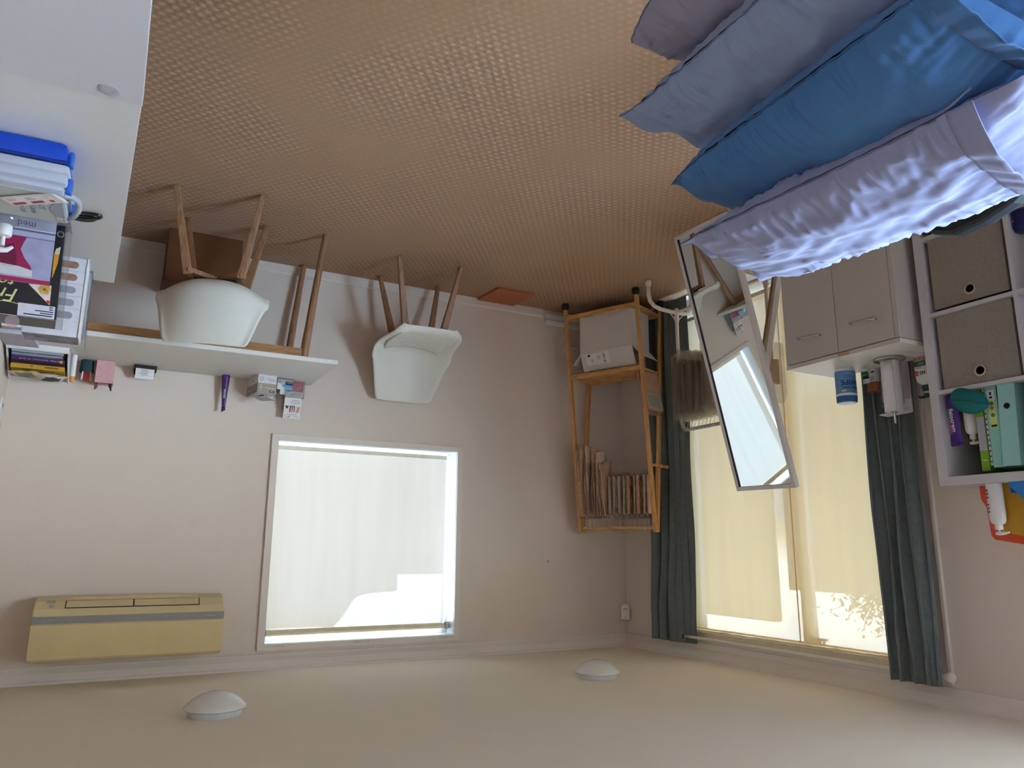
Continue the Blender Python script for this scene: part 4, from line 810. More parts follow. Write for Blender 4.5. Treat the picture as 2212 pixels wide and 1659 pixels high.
obj('emblem', MB(Mf @ Matrix.Translation((.088, .028, 0))).tube([(.009*math.cos(k*PI/12), .009*math.sin(k*PI/12), .0003) for k in range(24)], .0012, 4, closed=True), INK, t)
text('2 ply', .016, Ms @ Matrix.Translation((.16, .080, 0)), GW, t); flat('black_badge', [(.04, .062, .092, .104)], Ms, BLACK, t); flat('print', lines(2, .06, .012, 9, .07, .024), Ms, INK, t)
obj('slot', MB().prism([(-.054+.012*math.cos(k*PI/12), .10+.04*math.sin(k*PI/12)) for k in range(24)], 'z', .1081, .1085), DARK, t)
obj('tissue', MB().grid(lambda i, j: (-.054+(i-.5)*.085*(.5+.7*j)+.018*noise.noise((i*3, j*2, 1)), .06+.08*i+.03*math.sin(j*3)-.09*j*j, .100+.055*j*(1-.35*(i-.4)**2*4)+.014*noise.noise((i*4, j*3, 6))*j), 16, 12), mat('tissue_white', (236, 234, 226), .9), t, smooth='all', solid=.0012)
t = thing('card_stand', 'clear stand with blue and white cards beside the tissue box', 'card stand', (2.538, -.118, ZD), math.radians(-4))
b = MB(); b.box(-.048, .048, -.02, .05, 0, .003); b.box(-.048, .048, -.02, -.018, .003, .03); b.box(-.048, .048, .048, .05, .003, .075); obj('stand', b, ACRY, t)
Mc = frame((0, -.014, .004), (1, 0, 0), (0, .016, .07)); SKY = mat('sky_blue_card', (126, 178, 214), .6)
obj('card', MB(Mc).box(-.045, .045, 0, .062, -.004, 0), PAPER, t); flat('blue_field', [(-.045, .004, .022, .062), (-.045, .018, .030, .046)], Mc, SKY, t); flat('navy_field', [(-.045, .0, .010, .030)], Mc @ Matrix.Translation((0, 0, .0004)), INKD, t)
obj('tick', MB(Mc).tube([(.026, .014, .0006), (.030, .010, .0006), (.040, .019, .0006)], .0018, 4), INKD, t); flat('print', lines(2, .02, .010, 3, .018, .024), Mc, INK, t); flat('print', lines(3, .03, .012, 6, -.04, .012), Mc @ Matrix.Translation((0, 0, .0008)), PAPER, t)
obj('rear_card', MB(frame((-.012, .014, .004), (1, 0, 0), (0, .016, .07))).box(-.034, .030, .0, .085, -.002, 0), PAPER, t)
t = thing('leaflet_stand', 'clear stand of tall leaflets at the left end of the oak-legged desk', 'leaflet holder', (2.474, -.075, ZD), math.radians(-3))
b = MB(); b.box(-.057, .057, -.025, .05, 0, .003); b.box(-.057, .057, -.025, -.0235, .003, .105); b.box(-.057, -.0555, -.0235, .05, .003, .105); b.box(.0555, .057, -.0235, .05, .003, .105); b.box(-.0555, .0555, .0485, .05, .003, .17); obj('stand', b, ACRY, t)
Mc = frame((0, -.021, .004), (1, 0, 0), (0, .040, .205)); MAG = mat('magenta_card', (178, 50, 92), .6)
obj('leaflet', MB(Mc).box(-.05, .05, 0, .222, -.006, 0), PAPER, t); obj('lower_leaflet', MB(frame((.0, -.0232, .004), (1, 0, 0), (0, .006, .1))).box(-.05, .046, 0, .092, -.0008, .0), PAPER, t)
Ml = frame((0, -.0236, .004), (1, 0, 0), (0, .006, .1)); flat('magenta_panel', [(-.050, .046, .0, .062)], Ml, MAG, t)
b = MB(Ml @ Matrix.Translation((0, 0, .0007))); b.tube([(-.034, .018, 0), (-.004, .014, 0), (.008, .022, 0), (-.002, .036, 0), (-.028, .040, 0), (-.036, .030, 0)], .0007, 4, closed=True); b.tube([(-.03, .03, 0), (-.012, .034, 0), (-.018, .020, 0)], .0007, 4); obj('outline_drawing', b, mat('pale_magenta', (226, 150, 180), .6), t)
flat('print', lines(2, .08, .018, 5, -.04, .066), Ml, INK, t); flat('print', lines(3, .08, .030, 8, -.04, .108), Mc, INK, t)
for x0, x1, c in ((-.046, -.018, (206, 196, 194)), (-.014, .016, (60, 28, 30)), (.020, .046, (236, 210, 196))): flat('photo', [(x0, x1, .146, .186)], Mc, mat('photo%d' % c[0], c, .6), t)
SK = mat('skin_tone', (206, 140, 132), .7); SKL = mat('skin_light', (232, 204, 190), .7); M2 = Mc @ Matrix.Translation((0, 0, .0006))
b = MB(M2)
for k, a in enumerate((-.5, -.2, .1, .4)): b.taper((-.033, .168, 0), (-.033+.018*math.sin(a)-.004, .168-.016*math.cos(a), 0), .003, .0003, .002, .0003, u=(1, 0, 0))
b.taper((-.030, .184, 0), (-.033, .166, 0), .005, .0003, .006, .0003); obj('pictured_hand', b, SK, t)
b = MB(M2); b.taper((-.006, .186, 0), (-.005, .150, 0), .0045, .0003, .0025, .0003); b.taper((.006, .186, 0), (.006, .150, 0), .0045, .0003, .0025, .0003); obj('pictured_legs', b, SKL, t)
b = MB(M2); b.taper((.033, .164, 0), (.033, .148, 0), .004, .0003, .0115, .0003); obj('pictured_hair', b, BLACK, t)
text('lymphoedema?', .0108, Mc @ Matrix.Translation((-.002, .198, .0004)), INK, t); text('What is', .0105, Mc @ Matrix.Translation((-.026, .210, .0004)), INK, t)
obj('tick', MB(Mc).tube([(.006, .211, .0006), (.011, .206, .0006), (.022, .217, .0006)], .0022, 4), INKD, t); flat('print', lines(2, .018, .010, 3, .027, .206), Mc, INK, t)
# loose paper, clip and the white bin at the right end of that desk
t = thing('paper_stack', 'white papers with a navy bulldog clip at the right end of the oak-legged desk', 'papers', (3.775, -.42, ZD), math.radians(6))
for k in range(4): obj('sheet', MB(Matrix.Rotation(.05*(k-1.5), 4, 'Z')).box(-.13, .13, -.17, .17, .0004+k*.0022, .002+k*.0022), PAPER, t)
flat('print', [(-.10, -.085, -.15, -.13)]+lines(3, .05, .03, 4, -.07, -.15), frame((0, 0, .0092), (1, 0, 0), (0, 1, 0)), INK, t)
b = MB(); b.prism([(-.172, .004), (-.150, .004), (-.152, .022), (-.162, .028), (-.170, .022)], 'x', -.045, -.018); obj('clip', b, mat('navy_clip', (20, 28, 66), .4), t)
obj('ring_sheets', MB(Matrix.Rotation(-.06, 4, 'Z')).box(0, .14, -.19, .10, .010, .026), mat('grey_sheet', (186, 184, 196), .7, var=.1, scale=30), t)
t = thing('white_bin', 'open white plastic bin packed with boxes in the right corner of oak-legged desk', 'bin', (3.775, -.2, ZD))
b = MB(); x = .132
b.prism([(-.16, 0), (.12, 0), (.12, .135), (.08, .128), (-.10, .055), (-.16, .035)], 'x', -x, -x+.004); b.prism([(-.16, 0), (.12, 0), (.12, .135), (.08, .128), (-.10, .055), (-.16, .035)], 'x', x-.004, x)
b.box(-x+.004, x-.004, -.16, -.156, 0, .035); b.box(-x+.004, x-.004, .116, .12, 0, .135); b.box(-x+.004, x-.004, -.156, .116, 0, .003); obj('bin', b, PLAST, t)
obj('rim', MB().tube([(-x+.002, .12, .135), (-x+.002, .08, .128), (-x+.002, -.10, .055), (-x+.002, -.158, .036), (x-.002, -.158, .036), (x-.002, -.10, .055), (x-.002, .08, .128), (x-.002, .12, .135)], .005, 8), PLAST, t, smooth=True)
XB, YB = 3.775, -.2
t = thing('grey_folder', 'stack of grey-blue folders low in the white plastic bin', 'folder', (XB, YB, ZD+.0035))
for k in range(4): obj('folder', MB().box(-.118+.004*k, .112, -.145+.012*k, .105, k*.014, k*.014+.012, .002), mat('folder%d' % (k % 2), ((168, 172, 186), (134, 142, 166))[k % 2], .6), t)
t = thing('purple_carton', 'purple and black carton of sheet protectors in the white plastic bin', 'box', (XB, YB, ZD+.060))
obj('carton', MB().box(-.116, .112, -.085, .105, 0, .030), mat('black_purple', (30, 16, 34), .5), t); obj('purple_face', MB().box(-.116, .112, -.0856, -.085, .0, .018), mat('carton_purple', (74, 24, 84), .5), t)
text('Heavy Weight · Sheet Protectors · A4 · Box 50', .0098, frame((-.014, -.0858, .009), (1, 0, 0), (0, 0, 1)), mat('pale_lettering', (214, 196, 218), .5), t)
obj('seal', MB(frame((-.100, -.0858, .010), (1, 0, 0), (0, 0, 1))).lathe([(.008, 0), (.008, .0006)], 18), mat('gold_seal', (206, 150, 40), .5), t)
t = thing('yellow_carton', 'flat yellow carton lying on the purple carton in the white bin', 'box', (XB, YB, ZD+.0905))
obj('carton', MB().box(-.116, .114, -.06, .108, 0, .022), mat('yellow_card', (196, 152, 52), .6, var=.04), t); flat('print', [(-.09, -.03, .006, .014), (.02, .03, .004, .012)], frame((0, -.0604, 0), (1, 0, 0), (0, 0, 1)), mat('olive_ink', (120, 96, 40), .6), t)
def packet(x, y, z, w, l, h, rz, m, label, seed, patch):
    t = thing('plastic_packet', label, 'packet', (x, y, z), rz, 'crumpled packets in the white bin')
    def f(s):
        return lambda i, j: ((i-.5)*w, (j-.5)*l, h*.5+s*h*.5*(1-abs(2*i-1)**3)*(1-abs(2*j-1)**3)+.006*noise.noise((i*5, j*5, seed+s)))
    b = MB(); b.grid(f(1), 14, 14); b.grid(f(-1), 14, 14); obj('packet', b, m, t, smooth='all')
    b = MB(); b.grid(lambda i, j: (lambda p: (p[0], p[1], p[2]+.0012))(f(1)(.2+.55*i, .1+.6*j)), 8, 8); obj('printed_patch', b, patch, t, smooth='all')
packet(XB+.045, YB-.0, ZD+.116, .14, .14, .026, .3, mat('cream_film', (206, 196, 150), .35), 'cream crumpled packet on top of the yellow carton', 3, mat('grey_patch', (120, 118, 100), .5))
packet(XB-.055, YB+.02, ZD+.117, .13, .13, .032, -.3, mat('white_film', (224, 222, 216), .35), 'white crumpled packet with black print on top of the yellow carton', 8, mat('black_patch', (50, 48, 50), .5))
t = thing('glue_tube', 'upright white tube with orange cap at the left end of the white bin', 'tube', (XB-.150, YB+.03, ZD))
obj('tube', MB().lathe([(.012, 0), (.013, .004), (.013, .112), (.011, .116)], 16), PLAST, t, smooth=True); obj('cap', MB().lathe([(.0115, .116), (.0125, .118), (.0115, .142), (.009, .146)], 16), mat('orange_cap', (226, 150, 88), .4), t, smooth=True)
# ------------------------------------------------------------------ the two desks on the right
t = thing('glossy_desk', 'white glossy desk along the right wall holding the blue box and magazines', 'desk', (0, 0, 0))
GL = mat('glossy_white', (222, 222, 222), .18, spec=.5, var=.008)
obj('desktop', MB().prism([(3.4185, -2.8625), (3.905, -2.8625), (3.905, -1.486), (3.4605, -1.474)], 'z', .717, .740), GL, t, bevel=.0015)
b = MB(); b.box(3.52, 3.88, -1.60, -1.575, 0, .717); obj('side_panel', b, GL, t); obj('side_panel', MB().box(3.52, 3.88, -2.80, -2.775, 0, .717), GL, t); obj('back_panel', MB().box(3.865, 3.88, -2.775, -1.60, .3, .717), GL, t)
t = thing('near_desk', 'plain white desk nearest the camera along the right wall', 'desk', (0, 0, 0))
obj('desktop', MB().box(3.417, 3.905, -4.55, -2.8665, .722, .750, .0015), mat('matt_white_desk', (206, 205, 210), .4, spec=.3, var=.01), t)
obj('side_panel', MB().box(3.50, 3.88, -2.93, -2.905, 0, .722), GREYW, t); obj('side_panel', MB().box(3.50, 3.88, -4.5, -4.475, 0, .722), GREYW, t)
obj('cable_cap', MB().lathe([(.0215, .750), (.0215, .7512), (.019, .7518), (.010, .7519), (.009, .7512), (0.0005, .7512)], 30, (3.484, -2.902, 0)), mat('cap_grey', (176, 176, 184), .4), t, smooth=30)
ZF = .7405
# storage box
t = thing('storage_box', 'blue and grey lidded plastic storage box on the glossy white desk', 'storage box', (3.56, -2.585, ZF), math.radians(1))
BLU = mat('royal_blue_plastic', (12, 62, 176), .35, var=.02); GRP = mat('grey_plastic', (176, 180, 196), .4, var=.015); LGP = mat('pale_grey_plastic', (178, 184, 184), .4, var=.015)
obj('base', MB().box(.012, .345, 0, .25, 0, .052, .014), BLU, t, smooth=True); obj('base_lip', MB().box(.008, .345, .004, .246, .046, .056, .004), mat('deep_blue_plastic', (10, 40, 120), .35), t)
b = MB(); b.box(.003, .35, .004, .254, .056, .082, .010); b.box(.006, .347, .010, .250, .078, .106, .010); b.box(.010, .343, .018, .246, .102, .124, .012); obj('lid', b, GRP, t, smooth=True)
obj('lid_panel', MB().box(.030, .325, .040, .228, .123, .1275, .003), LGP, t); obj('end_plate', MB().box(.0125, .040, .046, .222, .1245, .1285, .003), LGP, t)
for y in (.075, .19): obj('raised_mark', sum_boxes([(.024, .027, y, y+.010, .1285, .1295), (.031, .034, y, y+.010, .1285, .1295)]), PLAST, t)
b = MB(); b.tube([(.014, .055, .118), (-.004, .07, .112), (-.014, .10, .106), (-.016, .135, .103), (-.013, .17, .106), (-.003, .20, .112), (.014, .214, .118)], [.006, .0075, .008, .008, .008, .0075, .006], 10); obj('handle', b, mat('silver_plastic', (168, 176, 190), .25, spec=.6), t, smooth='all')
obj('latch', MB().box(-.004, .012, .040, .066, .075, .116, .004), mat('mid_blue_plastic', (44, 96, 190), .35), t); obj('latch', MB().box(-.004, .012, .205, .225, .075, .110, .004), mat('mid_blue_plastic', (44, 96, 190), .35), t); obj('hinge_block', MB().box(-.002, .01, .02, .045, .012, .052, .004), mat('mid_blue_plastic', (44, 96, 190), .35), t)
obj('finger_well', MB().prism([(.016+.030*math.sin(k*PI/14), .135+.05*math.cos(k*PI/14)) for k in range(15)], 'z', .1272, .1292), mat('well_grey', (150, 156, 172), .35), t)
HAND = mat('faded_blue_ink', (92, 108, 146), .7)
for x, s_ in ((.066, 'SAM'), (.086, 'Happy Limbs'), (.110, 'Com Pty Ltd'), (.134, 'Lismore')):
    text(s_ if s_ not in ('SAM', 'Lismore') else ('OT' if s_ == 'SAM' else 'Unit'), .020, frame((x, .135, .1278), (0, 1, 0), (-1, 0, 0)), HAND, t, name='handwriting', shear=.1)
t = thing('sticker_strip', 'white strip of red printed stickers lying on the grey box lid', 'stickers', (3.56+.079, -2.585+.088, ZF+.1302), math.radians(-142.5))
obj('strip', MB().grid(lambda i, j: ((i-.5)*.168, (j-.5)*.052, .0006+.004*abs(2*i-1)**3*(i > .5)), 12, 3), PAPER, t, smooth='all', solid=.0004)
for k in range(3): flat('red_print', [(-.066+k*.052, -.032+k*.052, -.018, -.008)], frame((0, 0, .0012), (1, 0, 0), (0, 1, 0)), mat('dull_red_ink', (150, 52, 66), .6), t); flat('print', lines(3, .03, .014, k, -.066+k*.052, .0), frame((0, 0, .0012), (1, 0, 0), (0, 1, 0)), mat('rose_ink', (206, 160, 166), .6), t)
t = thing('scissors', 'black-handled scissors lying on the glossy white desk', 'scissors', (3.592, -2.106, ZF), math.radians(205))
for sgn, L_, w_ in ((1, .088, .020), (-1, .060, .016)):
    c = Vector((L_*.55+.012, sgn*.017-(.006 if sgn > 0 else -.002), .008)); obj('handle', MB().tube([(c.x+L_*.5*math.cos(k*PI/14), c.y+w_*math.sin(k*PI/14), .008+.002*sgn) for k in range(28)], .0052, 8, closed=True), mat('gloss_black', (12, 12, 14), .15, spec=.6), t, smooth='all')
    obj('shank', MB().taper((.025, c.y*.5, .008), (-.03, -sgn*.004, .006), .009, .005, .006, .003, u=(0, 1, 0)), mat('gloss_black', (12, 12, 14), .15, spec=.6), t)
    obj('blade', MB().taper((-.03, -sgn*.003, .005+.001*sgn), (-.115, sgn*.002, .005+.001*sgn), .007, .0008, .001, .0006, u=(0, 1, 0)), CHROME, t)
# magazines and leaflets standing in clear holders
t = thing('black_magazine', 'black-covered magazine with handwritten title standing in a clear holder', 'magazine', (3.60, -2.0, ZF+.001))
Mm_ = frame((0, 0, 0), (1, 0, 0), (0, .12, .29)); BLKC = mat('black_cover', (30, 29, 38), .45, var=.15, scale=40)
obj('cover', MB(Mm_).box(0, .285, 0, .300, -.010, 0, .001), BLKC, t); obj('pages', MB(Mm_).box(.003, .285, .0, .301, -.009, -.001), PAPER, t)
PALE = mat('chalk_yellow', (216, 212, 150), .7); M2 = Mm_ @ Matrix.Translation((0, 0, .0005))
text('Fre', .062, M2 @ Matrix.Translation((.148, .236, 0)), PALE, t, shear=.35); text('to', .050, M2 @ Matrix.Translation((.138, .196, 0)), PALE, t, shear=.35)
obj('underline', MB(M2).tube([(.085+.01*k, .262-.004*math.sin(k*PI/8)-.0010*k+.006, .0004) for k in range(9)], .0012, 4), PALE, t)
flat('address_label', [(.006, .106, .258, .298)], M2, mat('label_lilac', (206, 206, 224), .6), t); flat('print', [(.012, .090, .289, .2925), (.010, .046, .282, .285), (.010, .060, .275, .278), (.012, .022, .268, .271), (.012, .022, .261, .264)], M2 @ Matrix.Translation((0, 0, .0005)), INKD, t)
b = MB(M2); b.add([(.022, .192, .0), (.022, .255, .0), (.084, .196, .0), (.022, .192, .0006), (.022, .255, .0006), (.084, .196, .0006)], [(0, 1, 2), (3, 5, 4), (0, 3, 4, 1), (1, 4, 5, 2), (2, 5, 3, 0)]); obj('patterned_corner', b, mat('floral_ground', (222, 206, 206), .7, var=.15, scale=60), t)
OCH = mat('ochre_petal', (206, 176, 90), .7); CRI = mat('crimson_print', (186, 40, 50), .6)
b = MB(M2)
for k in range(6): b.lathe([(.008, .0008), (.008, .0011)], 10, (.040+.010*math.cos(k*PI/3), .206+.010*math.sin(k*PI/3), 0))
obj('printed_flower', b, OCH, t); obj('flower_centre', MB(M2).lathe([(.004, .0012), (.004, .0015)], 10, (.040, .206, 0)), CRI, t); obj('red_motif', sum_boxes([(0, 0, 0, 0, 0, 0)]) if False else MB(M2).box(.023, .032, .240, .250, .0007, .0010), CRI, t)
b = MB(M2); b.add([(.024, .09, 0), (.020, .074, 0), (.008, .066, 0), (.012, .12, 0), (.022, .166, 0), (.024, .166, 0)], [(0, 1, 2, 3, 4, 5)]); obj('yellow_motif', b, mat('ochre_ink', (206, 150, 46), .6), t); b = MB(M2); b.add([(.020, .074, .0002), (.008, .066, .0002), (.010, .092, .0002), (.022, .09, .0002)], [(0, 1, 2, 3)]); obj('cream_motif', b, mat('cream_ink', (214, 206, 176), .6), t)
text('O', .028, M2 @ Matrix.Translation((.012, .026, 0)), mat('grey_title', (150, 148, 146), .6), t)
t = thing('clear_holder', 'clear acrylic magazine holder standing behind the black magazine', 'holder', (3.585, -1.985, ZF))
Mh = frame((0, .022, 0), (1, 0, 0), (0, .12, .29)); obj('back_sheet', MB(Mh).box(0, .30, 0, .322, -.003, 0), ACRY, t); obj('foot_sheet', MB().box(0, .30, -.06, .03, 0, .003), ACRY, t); obj('side_edge', MB(Mh).box(-.002, .0, 0, .322, -.004, .012), ACRY, t)
t = thing('dark_magazine', 'dark magazine with spotted cover showing above the black magazine', 'magazine', (3.60, -1.955, ZF+.0035))
obj('cover', MB(frame((0, 0, 0), (1, 0, 0), (0, .12, .29))).box(.004, .29, .0, .316, -.008, 0, .001), mat('speckled_dark_cover', (54, 44, 46), .5, var=.6, scale=60), t); obj('pink_motif', MB(frame((0, 0, 0), (1, 0, 0), (0, .12, .29))).lathe([(.02, .0003), (.02, .0008)], 16, (.122, .306, 0)), mat('dull_pink_print', (190, 160, 170), .6), t)
t = thing('pink_brochure', 'lilac brochure with magenta fabric picture standing before the black magazine', 'brochure', (3.60, -2.10, ZF+.001))
Mb = frame((0, 0, 0), (1, 0, 0), (0, .06, .29)); LIL = mat('lilac_marble', (158, 158, 190), .5, var=.10, scale=26); MGN = mat('dark_magenta', (140, 18, 74), .5, var=.05)
obj('cover', MB(Mb).box(.017, .285, .0, .222, -.004, 0), LIL, t); M2 = Mb @ Matrix.Translation((0, 0, .0004)); M3 = Mb @ Matrix.Translation((0, 0, .0009))
flat('white_band', [(.017, .285, .0, .064)], M2, mat('lilac_white', (206, 204, 226), .5), t); text('med', .027, M3 @ Matrix.Translation((.092, .048, 0)), mat('plum_ink', (120, 30, 90), .5), t)
flat('grey_rule', [(.017, .285, .0655, .0695), (.017, .285, .086, .088)], M3, mat('slate_ink', (92, 92, 116), .5), t); flat('pale_rule', [(.017, .285, .0705, .085)], M2, mat('rule_lilac', (176, 176, 204), .5), t)
def patch(name, pts, M_, m): 
    n = len(pts); return obj(name, MB(M_).add([(x, y, 0) for x, y in pts]+[(x, y, .0004) for x, y in pts], [tuple(range(n))[::-1], tuple(range(n, 2*n))]+[(i, (i+1) % n, n+(i+1) % n, n+i) for i in range(n)]), m, t)
patch('magenta_shape', [(.088, .088), (.285, .088), (.285, .184), (.066, .184), (.07, .172), (.088, .150), (.100, .125), (.094, .104)], M2, MGN)
patch('magenta_fold', [(.118, .11), (.150, .13), (.155, .18), (.104, .18), (.108, .15)], M3, mat('deep_magenta', (100, 10, 52), .5))
patch('pale_arc', [(.064, .184), (.10, .176), (.17, .172), (.285, .17), (.285, .204), (.064, .204)], M3, mat('arc_grey', (200, 200, 206), .5))
flat('magenta_strip', [(.017, .285, .209, .2215)], M3, mat('crimson_edge', (150, 20, 70), .5), t)
t = thing('clear_holder', 'low clear holder around the lilac brochure', 'holder', (3.60, -2.125, ZF))
obj('front_sheet', MB(frame((0, .0, 0), (1, 0, 0), (0, .06, .29))).box(.015, .285, 0, .07, 0, .002), ACRY, t); obj('foot_sheet', MB().box(.015, .285, .0, .08, 0, .0008), ACRY, t)
# pump bottle
t = thing('clear_pump_bottle', 'clear bottle with white pump before the lilac brochure', 'bottle', (3.722, -2.255, ZF))
obj('body', MB().lathe([(.028, 0), (.031, .004), (.031, .10), (.027, .116), (.016, .126), (.014, .13)], 28), ACRY, t, smooth=True)
obj('gel', MB().lathe([(.0275, .005), (.0295, .008), (.0295, .07), (.001, .07)], 24), mat('clear_gel', (196, 206, 214), .1), t, smooth=True)
obj('collar', MB().lathe([(.0165, .122), (.0185, .125), (.0195, .150), (.017, .154), (.008, .156)], 24), PLAST, t, smooth=True); obj('stem', MB().lathe([(.0055, .156), (.0065, .182)], 14), PLAST, t, smooth=True)
b = MB(); b.tube([(.016, 0, .190), (.004, 0, .195), (-.012, 0, .193), (-.026, -.003, .182)], [.006, .009, .007, .004], 10); obj('nozzle', b, PLAST, t, smooth='all')
t = thing('small_bottle', 'small clear bottle with white flip cap in front of the pump bottle', 'bottle', (3.728, -2.307, ZF))
obj('body', MB().lathe([(.018, 0), (.020, .003), (.020, .055), (.012, .064)], 24), ACRY, t, smooth=True); obj('cap', MB().lathe([(.0125, .063), (.0135, .066), (.0135, .092), (.012, .095)], 20), PLAST, t, smooth=True)
# white organiser with pill shaped windows
t = thing('white_organiser', 'white organiser with five rounded finger windows standing at desk end', 'organiser', (3.540, -1.712, ZF))
b = MB(); b.box(0, .17, 0, .11, 0, .286, .004); obj('shell', b, mat('organiser_white', (216, 216, 226), .4), t); obj('raised_edge', MB().box(-.001, .004, -.004, .11, 0, .288, .001), PLAST, t)
for k in range(5):
    zc = .030+k*.0455; d = obj('drawer_front', MB().box(.008, .160, -.0035, 0, zc-.021, zc+.021, .001), mat('organiser_white', (216, 216, 226), .4), t)
    pts = [(.100+.0125*math.cos(a), zc+.0125*math.sin(a)) for a in [(-PI/2+j*PI/8) for j in range(9)]]+[(.040+.0125*math.cos(a), zc+.0125*math.sin(a)) for a in [(PI/2+j*PI/8) for j in range(9)]]
    fill = [mat('tawny_fill', (150, 112, 96), .7, var=.35, scale=30), mat('tawny_fill', (150, 112, 96), .7, var=.35, scale=30), mat('grey_fill', (150, 150, 162), .5, var=.06)][min(k, 2)]
    obj('window', MB().prism(pts, 'y', -.0042, -.0036), fill, d)
b = MB(); b.box(.006, .166, .005, .105, .286, .2875); obj('dark_contents', b, mat('grey_contents', (128, 128, 142), .5, var=.5, scale=26), t)
t = thing('acrylic_tray', 'clear acrylic file holder at the far end of the glossy desk', 'holder', (3.528, -1.585, ZF))
b = MB(); b.box(0, .14, 0, .003, 0, .26); b.box(0, .14, .09, .093, 0, .22); b.prism([(.003, 0), (.09, 0), (.09, .22), (.003, .26)], 'x', 0, .003); b.box(.003, .14, .003, .09, 0, .003); obj('tray', b, ACRY, t); obj('side_flap', MB().prism([(.0, .20), (.05, .235), (.05, .29), (.0, .30)], 'x', -.004, -.0015), ACRY, t)
obj('papers', MB().box(.006, .14, .012, .08, .004, .25), PAPER, t)
t = thing('clear_tray', 'corner of a small clear tray at the frame edge of the glossy desk', 'tray', (3.72, -2.80, ZF))
b = MB(); b.box(0, .12, 0, .003, 0, .02); b.box(0, .003, .003, .06, 0, .02); b.box(.003, .12, .003, .06, 0, .002); obj('tray', b, ACRY, t)
# ------------------------------------------------------------------ pillow pile on a treatment table
LILAC = mat('lilac_cotton', (146, 152, 190), .85, spec=.1, var=.02, scale=8, bump=.15, bscale=900, sheen=.2); BLUEC = mat('blue_cotton', (68, 112, 164), .85, spec=.1, var=.03, scale=8, bump=.15, bscale=900, sheen=.15)
PERI = mat('periwinkle_cotton', (138, 154, 192), .85, spec=.1, var=.02, scale=8, bump=.15, bscale=900, sheen=.2); MAUVE = mat('mauve_cotton', (146, 144, 168), .85, spec=.1, var=.02, scale=8, bump=.1, bscale=900, sheen=.2)
t = thing('treatment_table', 'padded treatment table beneath the pillow pile', 'table', (1.93, -4.1, 0), math.radians(-3))
obj('top_pad', MB().box(-.36, .30, -.62, .50, .45, .515, .02), mat('dark_vinyl', (54, 54, 62), .5), t, smooth=True)
for sx in (-.3, .25):
    for sy in (-.5, .4): obj('leg', MB().tube([(sx, sy, 0), (sx, sy, .45)], .018, 12), CHROME, t, smooth=True)
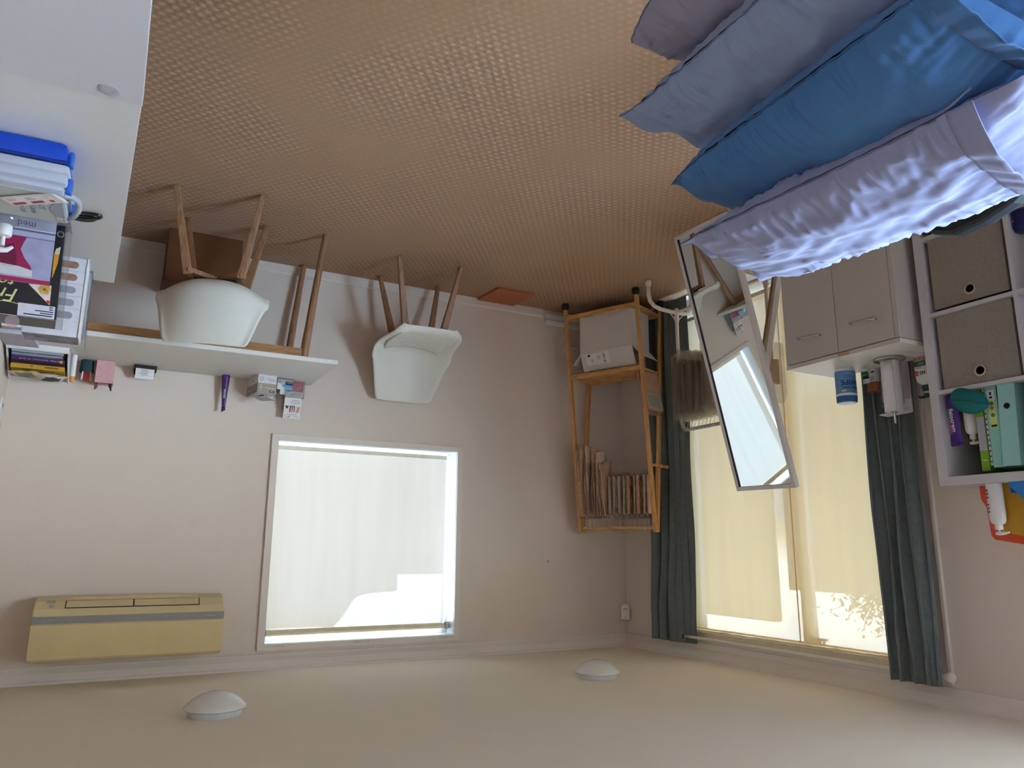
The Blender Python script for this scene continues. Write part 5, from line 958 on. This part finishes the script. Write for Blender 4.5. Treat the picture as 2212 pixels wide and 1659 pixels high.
def pillow(loc, rz, tilt, Wd, Ln, T, cm, im, seed, label, flange=.06, ear=.05, open_v=None, inner=None, roll=0, droop=0, rc=0, rcf=None):
    """long axis Y (+Y end is the closed end towards the window wall), near edge +X"""
    t = thing('pillow', label, 'pillow', loc, rz, 'pillows piled on the table'); Mp = Matrix.Rotation(tilt, 4, 'Y') @ Matrix.Rotation(roll, 4, 'X')
    def body(side, W_, L_, T_, wr, v0=-1.0, v1=1.0, fl=0., off=0.):
        def f(i, j):
            u = -1+2*i; v = v0+(v1-v0)*j
            ve = max(0, v)/(1-fl) if v > 0 else v
            hv = max(0, 1-abs(min(1, abs(ve)))**2.8)**.62; hu = max(0, 1-abs(u)**2.6)**.60
            x = u*W_/2*(1-ear*(1-v*v))*(1-(rc if u > 0 or rcf is None else rcf)*max(0, v)**5); y = v*L_/2*(1-ear*.6*(1-u*u))
            h = T_/2*hu*hv
            if v > 0 and abs(ve) >= 1: h = 0
            n1 = noise.noise((v*15+seed*3.1, u*2.2, seed+side)); n2 = noise.noise((v*34+seed, u*4.0, seed*2.3+side)); n3 = noise.noise((v*2.6, u*2.2, seed*1.7+side*4)); n4 = noise.noise((v*5+u*4, u*3-v*5, seed*4.4))
            edge = math.exp(-(1-abs(u))*3.2); end = math.exp(-(1-abs(min(1, abs(ve))))*5)
            rid = 1-abs(n1)*2
            w = 1.3*wr*(edge*(.011*rid+.006*n2)+end*.009*noise.noise((u*14, v*3, seed*5+side))+.010*n3+.007*n4*(1-edge))
            damp = min(1, h/.02)
            z = side*(h+off)+side*w*damp
            x += .006*wr*n1*edge*(1 if u > 0 else -1); z -= droop*max(0, u)**3
            if fl and v > 1-fl: z += .010*math.sin(u*9+seed)*(v-(1-fl))/fl
            return Mp @ Vector((x, y, z))
        return f
    vo = open_v if open_v is not None else -1
    fT, fB = body(1, Wd, Ln, T, 1, vo, 1, flange/(Ln/2), .0015), body(-1, Wd, Ln, T, 1, vo, 1, flange/(Ln/2), .0015)
    b = MB(); b.grid(fT, 90, 130); b.grid(fB, 60, 90); obj('pillowcase', b, cm, t, smooth='all')
    b = MB(); pts = [fT(1-.0005, k/70) for k in range(2, 71)]; b.tube(pts, .0017, 5); obj('seam', b, mat(cm.name+'_seam', tuple(int(255*(c**(1/2.2))*.80) for c in cm.node_tree.nodes['Color Ramp'].color_ramp.elements[1].color[:3]), .9), t, smooth='all')
    if flange:
        jj = 1-flange/Ln*(2/(1-vo))*1.0
        pts = [Vector(fT(k/60, jj))+Vector((0, 0, .0008)) for k in range(61)]; b = MB(); b.tube(pts, .0014, 5); obj('hem_stitching', b, mat(cm.name+'_seam', (1, 1, 1)), t, smooth='all')
    if open_v is not None:
        def lip(side):
            def f(i, j):
                p = Vector((fT if side > 0 else fB)(i, 0)); d = Mp.to_3x3() @ Vector((0, -1, 0))
                return p+d*.05*j+Mp.to_3x3() @ Vector((.014*j*(i*2-1), 0, side*(.010+.022*math.sin(i*PI))*j+.006*j*noise.noise((i*9, j*2, seed))))
            return f
        b = MB(); b.grid(lip(1), 60, 6); b.grid(lip(-1), 60, 6); obj('open_hem', b, cm, t, smooth='all', solid=.0025)
        b = MB(); b.grid(body(1, Wd*.97, Ln, T*.95, .8, -1.12, 1-.1, 0), 40, 60); b.grid(body(-1, Wd*.97, Ln, T*.95, .8, -1.12, 1-.1, 0), 40, 60); obj('cushion', b, im, t, smooth='all')
    return t
pillow((2.30, -3.80, .60), math.radians(6), 0, .46, .74, .16, MAUVE, MAUVE, 1, 'mauve grey pillow, lowest of the pillow pile', flange=0, ear=.0, rc=.16)
pillow((2.21, -3.69, .735), math.radians(3), math.radians(4), .44, .76, .15, PERI, PERI, 2, 'periwinkle pillow with pointed corner, second from the bottom of the pile', flange=.05)
pillow((2.08, -3.68, .875), math.radians(4), math.radians(6), .46, .74, .17, BLUEC, BLUEC, 3, 'mid blue pillow, second from the top of the pile', flange=.05, open_v=-.90, ear=.0, rc=.12)
pillow((2.01, -3.64, .985), math.radians(-9), math.radians(3), .365, .74, .13, LILAC, LILAC, 4, 'pale lilac pillow on top of the pillow pile', flange=.05, open_v=-.66, rc=.05, rcf=.22, roll=math.radians(4))
t = thing('black_chair', 'black padded chair back seen between the pillow pile and the bookcase', 'chair', (1.08, -3.37, 0), math.radians(20))
BV = mat('black_vinyl', (24, 24, 27), .5)
obj('backrest', MB().prism([(-.22, .36), (.22, .36), (.24, .56), (.20, .68), (.10, .725), (-.02, .735), (-.14, .725), (-.22, .70)], 'x', -.03, .03), BV, t, bevel=.015); obj('seat', MB().box(-.46, -.04, -.21, .21, .38, .44, .02), BV, t); obj('post', MB().tube([(-.25, 0, .05), (-.25, 0, .38)], .025, 12), CHROME, t, smooth=True)
for k in range(5): obj('foot', MB().taper((-.25, 0, .07), (-.25+.24*math.cos(k*1.257), .24*math.sin(k*1.257), .018), .018, .016, .012, .012, u=(0, 0, 1)), BV, t)
t = thing('folded_towel', 'pale green folded towel on a lilac cushion stack behind the pillow pile', 'towel', (1.60, -3.93, .5155))
obj('stool_block', MB().box(-.14, .12, -.22, .19, 0, .31, .03), mat('lilac_vinyl', (132, 140, 190), .6), t, smooth=True)
b = MB(); b.grid(lambda i, j: ((-.17+.30*i), -.25+.47*j, .315+.04*(1-abs(2*j-1)**4)*(1-abs(2*i-1)**4)+.006*noise.noise((i*5, j*6, 3))), 20, 24); b.grid(lambda i, j: ((-.17+.30*i), -.25+.47*j, .314-.0*(1-abs(2*j-1)**4)), 4, 8); obj('towel', b, mat('pale_green_terry', (186, 206, 192), .95, var=.05, scale=120, bump=.6, bscale=500), t, smooth='all')
obj('cushion', MB().box(-.13, .11, -.25, .15, .353, .42, .03), LILAC, t, smooth=True)
